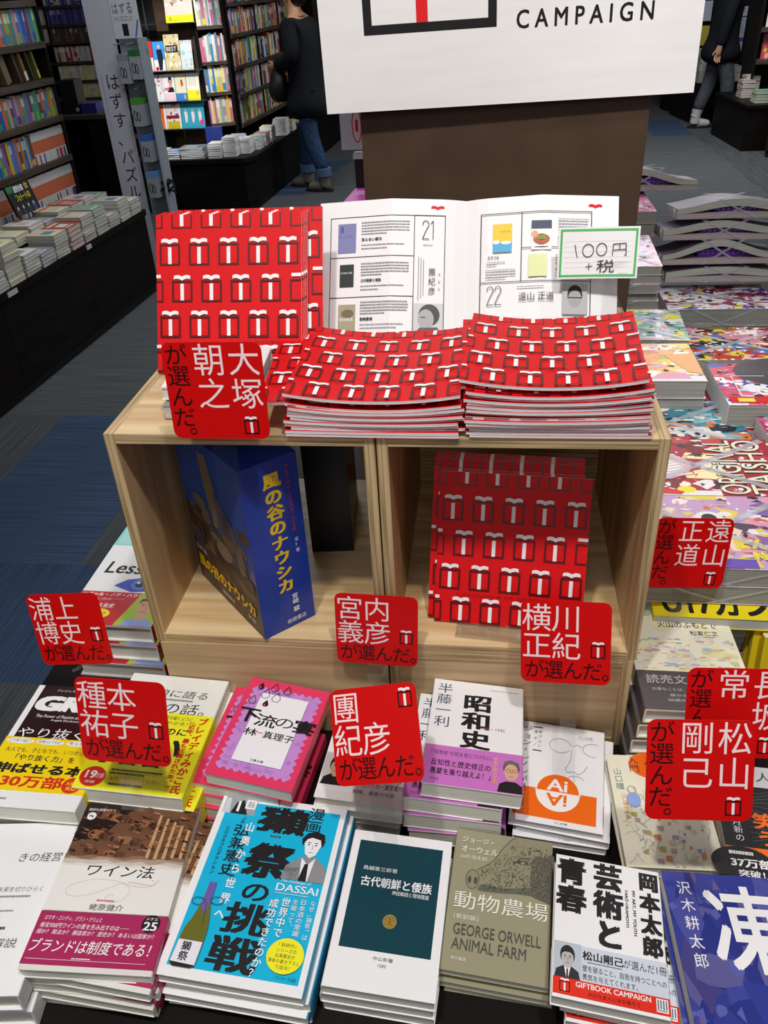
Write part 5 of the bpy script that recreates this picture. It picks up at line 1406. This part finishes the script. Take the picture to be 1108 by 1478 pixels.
def fig(a, cx, v0, hh, c, sk='#d8b09a'):
    a.e(cx, v0+hh*.08, hh*.06, hh*.08, col(sk)); a.p([(cx-hh*.12, v0+hh*.2), (cx+hh*.12, v0+hh*.18), (cx+hh*.16, v0+hh*.5), (cx+hh*.08, v0+hh), (cx-hh*.06, v0+hh), (cx-hh*.1, v0+hh*.5)], col(c))
faceout('large magazine with yellow bottom strip on the highest level of the lit rack', -2.23, -2.0, 1.385, .30, '#cfc4b8', ['#b8a088', '#e0d0c0', '#8a6a5a', '#e88a9a', '#efe8e0', '#5a4a48'], 3, lambda a, w, h: (a.r(0, h*.82, w, h*.18, YEL2), a.t('暮らし', w*.1, h*.86, w*.4, h*.1, INKK)))
faceout('red and cream magazine at the left end of the rack upper row', -2.445, -2.40, 1.045, .22, '#d8343a', None, 1, lambda a, w, h: a.r(0, h*.55, w, h*.45, col('#efe6d6')))
faceout('sky blue magazine with a dark standing figure on the rack upper row', -2.395, -2.30, 1.045, .215, '#3a9be8', None, 1, lambda a, w, h: (a.r(0, h*.62, w, h*.38, col('#efeaf0')), fig(a, w*.55, h*.1, h*.88, '#1a1c30'), a.e(w*.25, h*.92, w*.14, h*.07, RED)))
faceout('large speckled beige magazine with a black title box on the rack upper row', -2.295, -2.165, 1.045, .262, '#d8cba0', ['#b89a6a', '#8a7050', '#efe6c8', '#c8a84a', '#f4efe0', '#a08a6a'], 5, lambda a, w, h: (a.r(w*.08, h*.3, w*.8, h*.2, INKK), a.t('BEST', w*.14, h*.34, w*.66, h*.12, WHITE)))
faceout('pale blue and rosy magazine at the right of the rack upper row', -2.16, -2.06, 1.045, .215, '#d4dcdc', ['#c8e0ea', '#e0b8b0', '#d8a8a0', '#efe6e0', '#8ac8e0'], 6)
faceout('white magazine with blue figures at the left of the rack middle row', -2.43, -2.355, .815, .205, '#f0eeee', ['#5a86c8', '#e8a0a8', '#d8d0c0', '#3a3a4a'], 7)
faceout('white magazine with a dark-haired portrait and pink letters on the rack middle row', -2.352, -2.255, .815, .208, '#f4eef0', None, 8, lambda a, w, h: (a.r(0, h*.72, w, h*.28, col('#f4d0da')), portrait(a, w*.3, h*.05, w*.65, h*.62, col('#f4eef0'), SKIN, INKK, INKK), a.r(w*.06, h*.5, w*.4, h*.1, col('#e86aa8'))))
faceout('cream book with a small red figure and blue band on the rack middle row', -2.25, -2.155, .815, .208, '#ece6c4', None, 9, lambda a, w, h: (a.e(w*.62, h*.38, w*.13, h*.1, col('#d8604a')), a.e(w*.6, h*.28, w*.08, h*.06, col('#6a4a3a')), a.r(0, h*.72, w, h*.28, col('#3a86d0')), a.e(w*.8, h*.85, w*.1, h*.09, SKIN)))
faceout('cream book with a yellow band at the right of the rack middle row', -2.15, -2.04, .815, .208, '#f2efe0', None, 10, lambda a, w, h: (a.r(0, h*.62, w, h*.38, YEL2), a.e(w*.8, h*.74, w*.09, h*.09, SKIN), [a.r(w*(.2+.16*i), h*.1, w*.05, h*.36, col('#c8c4b4')) for i in range(4)]))
faceout('white and orange magazine at the left of the rack bottom row', -2.42, -2.375, .60, .195, '#e86a3a', None, 11, lambda a, w, h: a.r(w*.6, 0, w*.4, h, WHITE))
faceout('pinkish magazine with red and yellow bands on the rack bottom row', -2.372, -2.245, .60, .195, '#e8d8d4', ['#d8b8b8', '#5a5a8a', '#efe6e0'], 12, lambda a, w, h: (a.r(0, h*.46, w, h*.13, col('#8a1a22')), a.r(w*.06, h*.7, w*.9, h*.3, col('#c8b420')), a.r(w*.9, 0, w*.1, h, WHITE)))
faceout('broad turquoise magazine with three dancing figures on the rack bottom row', -2.24, -2.035, .60, .207, '#3aa4bc', None, 13, lambda a, w, h: ([fig(a, w*(.2+.3*i), h*.28, h*.5, '#f0d8d8') for i in range(3)], a.e(w*.88, h*.78, w*.1, h*.1, col('#e83a78')), a.t('DANCE', w*.08, h*.12, w*.3, h*.06, INKK)))

# narrow angled case beside the rack and the long case along the aisle
AN = R(28)
bookcase('narrow angled bookcase right of the lit rack', -2.01, 6.80, AN, .235, .42, 1.9, [.62, .86, 1.09, 1.35, 1.62], .12, .025)
fa = frame_at(-2.01, 6.80, AN)
MAGS = ['#d8d6d0', '#c2bdb2', '#c46a8a', '#98a89a', '#e2d9a8', '#3a86b8', '#b58a8f', '#d9c23a', '#6d7a86']
for i, (z, nm) in enumerate(((.62, 'lowest'), (.86, 'second lowest'), (1.09, 'middle'), (1.35, 'high'))):
    shelf_row('magazine', fa, AN, .016, .222, z, .17, .21, .010, .026, MAGS, f'{nm} shelf of narrow angled bookcase', 'books in the narrow angled bookcase', 60+i, d=.10)
AC = math.atan2(.998, .05)
bookcase('long dark bookcase along the aisle behind the person with the bag', -1.795, 7.03, AC, 3.0, .42, 1.9, [.58, .81, 1.03, 1.27, 1.50, 1.72], .2, .03, panels=(0, .78, 1.55, 2.3))
fc = frame_at(-1.795, 7.03, AC)
ALLC = list(CNAME)
for i, (z, nm, hmin, hmax) in enumerate(((.58, 'lowest', .17, .195), (.81, 'second lowest', .15, .19), (1.03, 'middle', .15, .20), (1.27, 'second highest', .15, .20), (1.50, 'highest', .15, .19))):
    shelf_row('book', fc, AC, .016, .765, z, hmin, hmax, .02, .05, ALLC, f'first bay, {nm} shelf of aisle bookcase', 'books in the long aisle bookcase', 70+i)
    shelf_row('book', fc, AC, .80, 1.53, z, hmin, hmax, .025, .055, ALLC, f'second bay, {nm} shelf of aisle bookcase', 'books in the long aisle bookcase', 80+i)
    if i == 3: shelf_row('book', fc, AC, 1.57, 2.28, z, hmin, hmax, .04, .07, ALLC, f'third bay, {nm} shelf of aisle bookcase', 'books in the long aisle bookcase', 90+i)

# stacks on the middle plinth
f0 = frame_at(0, 0, 0)
gs = 'books stacked on the middle plinth'
for i, (x, y, n, w_, d_, th, c, nm) in enumerate([
    (-2.33, 6.46, 4, .09, .12, .017, '#d9c98a', 'small cream stack at the left of the middle plinth'),
    (-2.22, 6.42, 4, .10, .13, .016, '#5a8ac0', 'blue-topped stack left of the grey magazines on the middle plinth'),
    (-2.06, 6.43, 7, .20, .15, .012, '#6a6a72', 'wide grey magazine stack at the middle of the plinth'),
    (-1.86, 6.42, 6, .11, .15, .018, '#d8d6d0', 'white stack at the front corner of the middle plinth'),
    (-1.745, 6.47, 8, .11, .15, .018, '#c9c6be', 'tall white stack behind the front corner of the middle plinth'),
    (-1.655, 6.60, 7, .10, .15, .016, '#d8d6d0', 'white stack on the aisle edge of the middle plinth'),
    (-1.62, 6.78, 6, .11, .15, .016, '#7ab09a', 'green-topped stack on the aisle edge of the middle plinth'),
    (-1.61, 6.97, 6, .11, .15, .016, '#c27a6a', 'coral-topped stack on the aisle edge of the middle plinth'),
    (-1.60, 7.17, 7, .11, .15, .017, '#efe8c8', 'cream stack nearest the person on the middle plinth'),
    (-1.74, 6.66, 9, .12, .15, .014, '#9aa0b8', 'rear grey-blue stack on the middle plinth'),
    (-1.55, 7.5, 8, .12, .15, .017, '#d8d6d0', 'white stack behind the person on the middle plinth'),
    (-1.54, 7.75, 5, .12, .15, .017, '#c8b43a', 'yellow-topped stack behind the person on the middle plinth'),
    (-1.50, 8.3, 3, .2, .22, .012, '#c9c6be', 'flat pale stack far along the middle plinth')]):
    flat_stack('stacked_book', f0, 0, x, y, .4205, n, w_, d_, th, c, nm, gs, 300+i, PAGEW)
t = thing('book_box', 'dark blue box standing among the stacks on the middle plinth', 'box', (-1.93, 6.62, .4205), (0, 0, R(10)))
mb = MB(); mb.box((-.07, 0, 0), (.07, .05, .20), col('#2a3a86', .4)); mb.build('box_body', t)

# ---- right: two plinths with stacks and magazine shelves
t = thing('display_plinth', 'black plinth at the right with green and rosy stacks on it', 'plinth', (0, 0, 0))
pr = [(2.861, 8.314), (3.9, 8.26), (3.9, 9.36), (2.804, 9.396)]
mb = MB(); mb.prism_z([(2.85, 8.30), (3.9, 8.25), (3.9, 9.4), (2.79, 9.41)], .385, .41, BLACKW); mb.build('top_slab', t)
mb = MB(); mb.prism_z(pr, 0, .385, BLACKW); mb.build('cabinet_body', t)
t = thing('display_plinth', 'black plinth further back beside the white board, with a tall pale stack', 'plinth', (0, 0, 0))
mb = MB(); mb.prism_z([(2.73, 10.15), (3.6, 10.1), (3.6, 10.9), (2.63, 10.93)], 0, .42, BLACKW); mb.build('cabinet_body', t)
gr = 'stacks on the right plinths'
for i, (x, y, z, n, w_, d_, th, c, nm) in enumerate([
    (3.06, 8.52, .4105, 4, .22, .16, .026, '#5aa04a', 'green stack on the right plinth'),
    (2.98, 8.95, .4105, 7, .13, .19, .022, '#b87a6a', 'rosy stack behind the green one on the right plinth'),
    (3.06, 9.12, .4105, 8, .13, .19, .022, '#c9a8a0', 'pale rosy stack on the right plinth'),
    (2.86, 10.30, .4205, 9, .20, .26, .03, '#b8bcb0', 'tall pale stack on the further right plinth'),
    (3.12, 10.35, .4205, 5, .22, .26, .03, '#c2bdb2', 'low pale stack on the further right plinth')]):
    flat_stack('stacked_book', f0, 0, x, y, z, n, w_, d_, th, c, nm, gr, 400+i)
bookcase('dark magazine shelf on the right plinth with red magazines', 3.02, 8.95, R(-14), .9, .41, 1.9, [.74, 1.02, 1.30, 1.6], .2, .04)
def faceout2(label, x, y, z, w, h, ang, bgc, pal, seed, extra=None):
    o = thing('magazine', label, 'magazine', (x, y, z), (R(-10), 0, ang), 'magazines on the right shelves')
    mb = MB(); mb.box((-w/2, 0, 0), (w/2, .01, h), col(bgc, .4))
    a = Art(mb, lambda u, v, k: (-w/2+u, -k, h-v), 8e-4)
    if pal: splash(a, w*1000, h*1000, hexes(*pal), 16, seed, .06, .18)
    if extra: extra(a, w*1000, h*1000)
    mb.build('cover', o)
fq = frame_at(3.02, 8.95, R(-14))
for i, (u, z, c, pal, nm) in enumerate([(.14, .741, '#c83a40', ['#e8a0a0', '#8a2a3a', '#efe0e0', '#3a7ac8', '#e8c03a'], 'red magazine on the lower shelf of the right magazine shelf'), (.36, .741, '#b8444a', ['#e8d0c0', '#d8a030', '#6a2a3a'], 'crimson magazine beside the red one on the right lower shelf'), (.14, 1.021, '#e8a090', ['#d86a70', '#efe8e0', '#c05060'], 'salmon magazine with pale lower half on the right upper shelf'), (.36, 1.021, '#d87a80', ['#efe0e0', '#a04050'], 'rosy magazine beside the salmon one on the right upper shelf'), (.14, 1.301, '#d8dc5a', ['#efefd0', '#b8c04a'], 'lime yellow magazine on the top right shelf')]):
    px, py = fq(u, .06)
    faceout2(nm, px, py, z, .19, .23, R(-14), c, pal, 30+i, (lambda a, w, h: a.r(0, h*.55, w, h*.45, col('#e8e0d8'))) if i == 2 else None)
t = thing('newspaper_rack', 'upright rack of folded newspapers behind the standing person at right', 'rack', (3.28, 11.1, 0), (0, 0, R(-10)))
mb = MB(); mb.box((-.16, 0, 0), (.16, .25, 1.8), BLACKW); mb.build('rack_body', t)
mb = MB(); mb.box((-.13, -.03, .66), (.13, -.002, 1.12), col('#b9bdca', .6)); a = Art(mb, lambda u, v, k: (-.13+u, -.03-k, 1.12-v), 1e-3)
a.r(0, 96, 260, 16, col('#3a4470')); a.r(0, 320, 260, 46, col('#3a4ab0')); a.lines(16, 20, 220, 4, 16, 7, col('#5a6070')); a.lines(10, 130, 240, 10, 17, 6, col('#8a90a4')); mb.build('newspaper', t)
t = thing('magazine_rack', 'tall rack of pale magazines between white board and standing person', 'rack', (2.83, 11.25, 0), (0, 0, R(8)))
mb = MB(); mb.box((-.2, 0, 0), (.24, .25, 1.9), BLACKW); mb.build('rack_body', t)
for i, (c, z) in enumerate((('#a8b4c0', .48), ('#c2c4bc', .72), ('#b0c4c8', .98), ('#3a3a6a', 1.24))):
    mb = MB(); mb.box((-.19, -.04, z), (.0, -.002, z+.21), col(c, .5)); mb.box((.01, -.04, z), (.2, -.002, z+.21), col(['#b8c4b0', '#d8c050', '#c8d0dc', '#7a4a5a'][i], .5)); mb.build('pale_magazine', t)

# things seen in the gap left of the pillar
t = thing('paper_bag', 'white paper bag with red oval print hanging left of the pillar', 'bag', (.055, 1.2, 1.27), (0, 0, 0))
mb = MB(); mb.box((.027, 0, .014), (.078, .02, .115), col('#c9c9cf', .5)); a = Art(mb, lambda u, v, k: (-.028+u, -k, .115-v), 4e-4); a.arc(92, 52, 10, 34, 2.2, RED); a.r(89, 40, 6, 24, RED); mb.build('bag_body', t)
t = thing('sign_post', 'slim black post with pale clip left of the pillar base', 'post', (.122, 1.2, .7505))
mb = MB(); mb.box((-.012, -.005, 0), (.012, .02, .515), BLACK); mb.build('post', t)
mb = MB(); mb.box((-.014, -.01, .5155), (.014, .02, .527), col('#c8c8bc', .5)); mb.build('pale_clip', t)
for i, (x, y, c, nm) in enumerate(((.13, 1.02, '#c83aa8', 'bright magenta book lying on the pile left of the pillar'),)):
    def art(a): a.lines(14, 30, 70, 3, 14, 5, WHITE)
    o = book('paperback', nm, 'book', .105, .15, .03, col(c, .4), art, 'L', page=PAGEW)
    pile(o, (.158, 1.10, 1.207), (0, 0, -3), 9, TB, 'magenta books left of the pillar', 'magenta books', 1, 4)
for i, (x, c, nm) in enumerate(((.232, '#cfc8b4', 'pale book standing behind the left crate'), (.262, '#8a3a5a', 'plum book standing behind the left crate'), (.243, '#c8202a', 'red book standing behind the left crate'))):
    o = book('paperback', nm, 'book', .106 if i < 2 else .08, .15 if i < 2 else .10, .013, col(c, .4), None, 'L', group='books standing behind the left crate')
    o.rotation_euler = (R(90), 0, R(-4)); o.location = (.262+(.018 if i == 1 else -.006 if i == 0 else .0), .455 if i < 2 else .425, .9505 if i < 2 else .88)
t = thing('book_riser', 'black riser block behind the crates under the standing books', 'riser', (.262, .46, .7505))
mb = MB(); mb.box((-.09, -.05, 0), (.09, .035, .075 if False else .079), BLACK); mb.build('block', t)

# ================================================================== PEOPLE
def skin_mesh(joints, links, mat_, name, parent, sub=2, root=0):
    me = bpy.data.meshes.new(name); me.from_pydata([j[0] for j in joints], links, [])
    o = bpy.data.objects.new(name, me); C.objects.link(o)
    sk = o.modifiers.new('skin', 'SKIN'); sk.use_smooth_shade = True
    ly = me.skin_vertices[0] if me.skin_vertices else None
    if ly is None:
        bpy.context.view_layer.objects.active = o
        bpy.ops.mesh.customdata_skin_add(); ly = me.skin_vertices[0]
    for i, j in enumerate(joints):
        r = j[1]; ly.data[i].radius = r if isinstance(r, tuple) else (r, r)
        ly.data[i].use_root = (i == root)
    sb = o.modifiers.new('sub', 'SUBSURF'); sb.levels = sub; sb.render_levels = sub
    dg = bpy.context.evaluated_depsgraph_get(); m2 = bpy.data.meshes.new_from_object(o.evaluated_get(dg))
    bpy.data.objects.remove(o); bpy.data.meshes.remove(me)
    m2.name = name; m2.materials.clear(); m2.materials.append(mat_)
    for p in m2.polygons: p.use_smooth = True
    n = bpy.data.objects.new(name, m2); C.objects.link(n); n.parent = parent
    return n

def person(label, loc, face, H, coat, trousers, shoes, hair, left_arm, right_arm, coat_hem, stride=.10, lean=0.0, cuffs=None):
    """faces local -Y; arms: elbow and wrist points in local metres"""
    t = thing('person', label, 'person', loc, (0, 0, face))
    s = H/1.62
    def P(x, y, z): return (x*s, y*s, z*s)
    L = lean
    sh = 1.33; hip = .86
    fl, fr_ = (.085, stride*.5), (-.085, -stride*.5)
    kn = lambda f, q: (f[0]*1.0, f[1]*.5-.03, .46)
    J = [(P(0, 0, hip), .12*s), (P(0, -L*.3, 1.08), .115*s), (P(0, -L*.7, 1.27), .12*s), (P(0, -L, 1.40), .052*s), (P(0, -L-.03, 1.50), .085*s), (P(0, -L-.04, 1.56), .075*s),
         (P(.16, -L*.8, sh), .055*s), (P(*left_arm[0]), .042*s), (P(*left_arm[1]), .03*s),
         (P(-.16, -L*.8, sh), .055*s), (P(*right_arm[0]), .042*s), (P(*right_arm[1]), .03*s),
         (P(.085, 0, .80), .085*s), (P(*kn(fl, 1)), .06*s), (P(fl[0], fl[1]+.01, .09), .04*s),
         (P(-.085, 0, .80), .085*s), (P(*kn(fr_, 1)), .06*s), (P(fr_[0], fr_[1]+.01, .09), .04*s)]
    E = [(0, 1), (1, 2), (2, 3), (3, 4), (4, 5), (2, 6), (6, 7), (7, 8), (2, 9), (9, 10), (10, 11), (0, 12), (12, 13), (13, 14), (0, 15), (15, 16), (16, 17)]
    # hands: palm, four fingers and a thumb
    for wi, side, el in ((8, 1, left_arm), (11, -1, right_arm)):
        w = Vector(J[wi][0]); d = (Vector(el[1])-Vector(el[0])).normalized(); lat = Vector((0, 1, 0)) if abs(d.z) > .6 else Vector((0, 0, 1)); lat = (lat-lat.dot(d)*d).normalized()
        nrm = d.cross(lat)
        base = len(J); J.append((tuple(w+d*.05*s), (.032*s, .018*s))); E.append((wi, base))
        for q in range(4):
            a0 = w+d*.09*s+lat*(-.027+.018*q)*s; ln = (.055, .066, .062, .048)[q]*s
            J.append((tuple(a0), .010*s)); J.append((tuple(a0+d*ln*.55+nrm*.008*side*s), .009*s)); J.append((tuple(a0+d*ln*.9+nrm*.024*side*s), .007*s))
            b = len(J); E.extend([(base, b-3), (b-3, b-2), (b-2, b-1)])
        a0 = w+d*.045*s+lat*.035*s
        J.append((tuple(a0), .011*s)); J.append((tuple(a0+d*.04*s+lat*.02*s), .009*s)); b = len(J); E.extend([(base, b-2), (b-2, b-1)])
    SKM = col('#b98a6c', .5)
    body = skin_mesh(J, E, SKM, 'body', t)
    # face
    mb = MB(); hc = Vector(P(0, -L-.035, 1.525))
    for sx in (-1, 1):
        c = hc+Vector((sx*.032*s, -.078*s, .005*s)); mb.box(tuple(c-Vector((.011, .004, .005))*s), tuple(c+Vector((.011, .004, .005))*s), WHITE); mb.box(tuple(c-Vector((.005, .006, .005))*s), tuple(c+Vector((.005, .005, .005))*s), INKK)
        mb.box(tuple(c+Vector((-.016, -.003, .014))*s), tuple(c+Vector((.016, .004, .019))*s), INKK)
    mb.build('eyes', t)
    n0 = hc+Vector((0, -.085*s, 0)); mb = MB(); mb.tube([tuple(n0), tuple(n0+Vector((0, -.014, -.028))*s)], .011*s, SKM, 8); mb.build('nose', t)
    m0 = hc+Vector((0, -.080*s, -.05*s)); mb = MB(); mb.box(tuple(m0-Vector((.02, .004, .004))*s), tuple(m0+Vector((.02, .004, .004))*s), col('#9a5a50', .5)); mb.build('mouth', t)
    for sx in (-1, 1):
        e0 = hc+Vector((sx*.083*s, .01*s, 0)); mb = MB(); mb.tube([tuple(e0+Vector((0, 0, -.025))*s), tuple(e0+Vector((sx*.008, .005, 0))*s), tuple(e0+Vector((0, 0, .025))*s)], .012*s, SKM, 8); mb.build('ear', t)
    skin_mesh([(P(0, -L+.012, 1.575), .092*s), (P(0, -L+.035, 1.52), .088*s), (P(0, -L+.05, 1.43), .08*s)], [(0, 1), (1, 2)], col(hair, .4), 'hair', t)
    # clothes
    CJ = [(P(0, -L*.2, 1.0), (.185*s, .15*s)), (P(0, -L*.6, 1.22), (.18*s, .145*s)), (P(0, -L*.92, 1.36), (.10*s, .085*s)), (P(0, 0, (coat_hem+1.0)/2), (.235*s, .205*s)), (P(0, .01, coat_hem), (.25*s, .23*s)),
          (P(.175, -L*.8, 1.30), .075*s), (P(*left_arm[0]), .072*s), (P(*[a*1.0+b*.0 for a, b in zip(left_arm[1], left_arm[0])]), .052*s),
          (P(-.175, -L*.8, 1.30), .075*s), (P(*right_arm[0]), .072*s), (P(*[a*1.0+b*.0 for a, b in zip(right_arm[1], right_arm[0])]), .052*s)]
    skin_mesh(CJ, [(0, 1), (1, 2), (0, 3), (3, 4), (1, 5), (5, 6), (6, 7), (1, 8), (8, 9), (9, 10)], coat, 'coat', t)
    TJ = [(P(0, 0, .86), (.13*s, .10*s))]; TE = []
    for q, f in ((1, fl), (-1, fr_)):
        b = len(TJ); TJ += [(P(q*.08, 0, .76), .09*s), (P(*kn(f, q)), .078*s), (P(f[0], f[1]+.01, .17), .066*s)]; TE += [(0, b), (b, b+1), (b+1, b+2)]
    skin_mesh(TJ, TE, trousers, 'trousers', t)
    if cuffs:
        for f in (fl, fr_):
            mb = MB(); mb.tube([P(f[0], f[1]+.01, .135), P(f[0], f[1]+.01, .20)], .072*s, cuffs, 14); o = mb.build('cuff', t)
    for f in (fl, fr_):
        sh_ = skin_mesh([(P(f[0], f[1]+.045, .052), (.052*s, .05*s)), (P(f[0], f[1]-.04, .052), (.056*s, .05*s)), (P(f[0], f[1]-.15, .040), (.052*s, .036*s)), (P(f[0], f[1]+.02, .15), .055*s)], [(0, 1), (1, 2), (0, 3)], shoes, 'shoe', t)
        mb = MB(); mb.tube([P(f[0], f[1]+.02, .05), P(f[0], f[1]+.015, .10), P(f[0], f[1]+.01, .19)], .05*s, shoes, 12); mb.build('shoe_shaft', sh_)
        mb = MB(); mb.prism_z([(f[0]*s+.05*s*math.cos(R(q*30)), (f[1]-.045)*s+.14*s*math.sin(R(q*30))) for q in range(12)], 0.001, .02*s, col('#1c1a18', .6)); mb.build('sole', sh_)
    return t

NAVY = noisy('navy_wool', '#090b10', '#10131b', (1, 1, 1), 60, .9)
DENIM = noisy('blue_denim', '#1e3450', '#2f4a6c', (1, 1, 1), 50, .85)
GREYT = noisy('grey_trousers', '#3f4247', '#50545a', (1, 1, 1), 40, .85)
KHAKI = noisy('beige_coat', '#6a6558', '#7d7768', (1, 1, 1), 40, .9)
person('person in a long navy coat and rolled-up jeans facing the shelves with a bag', (-1.19, 7.12, 0), R(-104), 1.63, NAVY, DENIM, col('#6a665a', .6), '#17130f',
       [(.235, .0, 1.08), (.15, -.20, 1.02)], [(-.235, -.0, 1.06), (-.18, -.16, .96)], .56, .24, .05, cuffs=col('#4a6484', .8))
t = thing('shoulder_bag', 'black soft bag held before the person in navy', 'bag', (-1.43, 7.05, 1.03), (0, 0, R(-90)))
skin_mesh([((-.09, 0, -.05), (.06, .06)), ((.09, 0, -.05), (.06, .06)), ((-.12, 0, -.24), (.075, .07)), ((.12, .01, -.24), (.075, .07)), ((0, 0, -.15), (.12, .07))], [(4, 0), (4, 1), (4, 2), (4, 3)], col('#14130f', .6), 'bag_body', t)
mb = MB(); mb.tube([(-.06, 0, -.08), (-.05, 0, .03), (0, 0, .06), (.05, 0, .03), (.06, 0, -.08)], .010, col('#14130f', .6), 8); mb.build('strap', t)
person('person in a dark navy jacket and grey trousers standing at the right plinths', (2.86, 9.74, 0), R(98), 1.68, NAVY, GREYT, col('#b8b8b8', .5), '#15120f',
       [(.24, -.02, 1.05), (.22, -.16, .84)], [(-.235, .07, 1.06), (-.22, .10, .80)], .60, .24, .03)
person('person in a beige coat cut by the right edge of the picture', (3.16, 8.03, 0), R(150), 1.62, KHAKI, col('#101014', .8), col('#121214', .6), '#1a1511',
       [(.23, -.1, 1.05), (.12, -.3, 1.0)], [(-.23, -.1, 1.05), (-.12, -.3, 1.0)], .62, .08, .03)
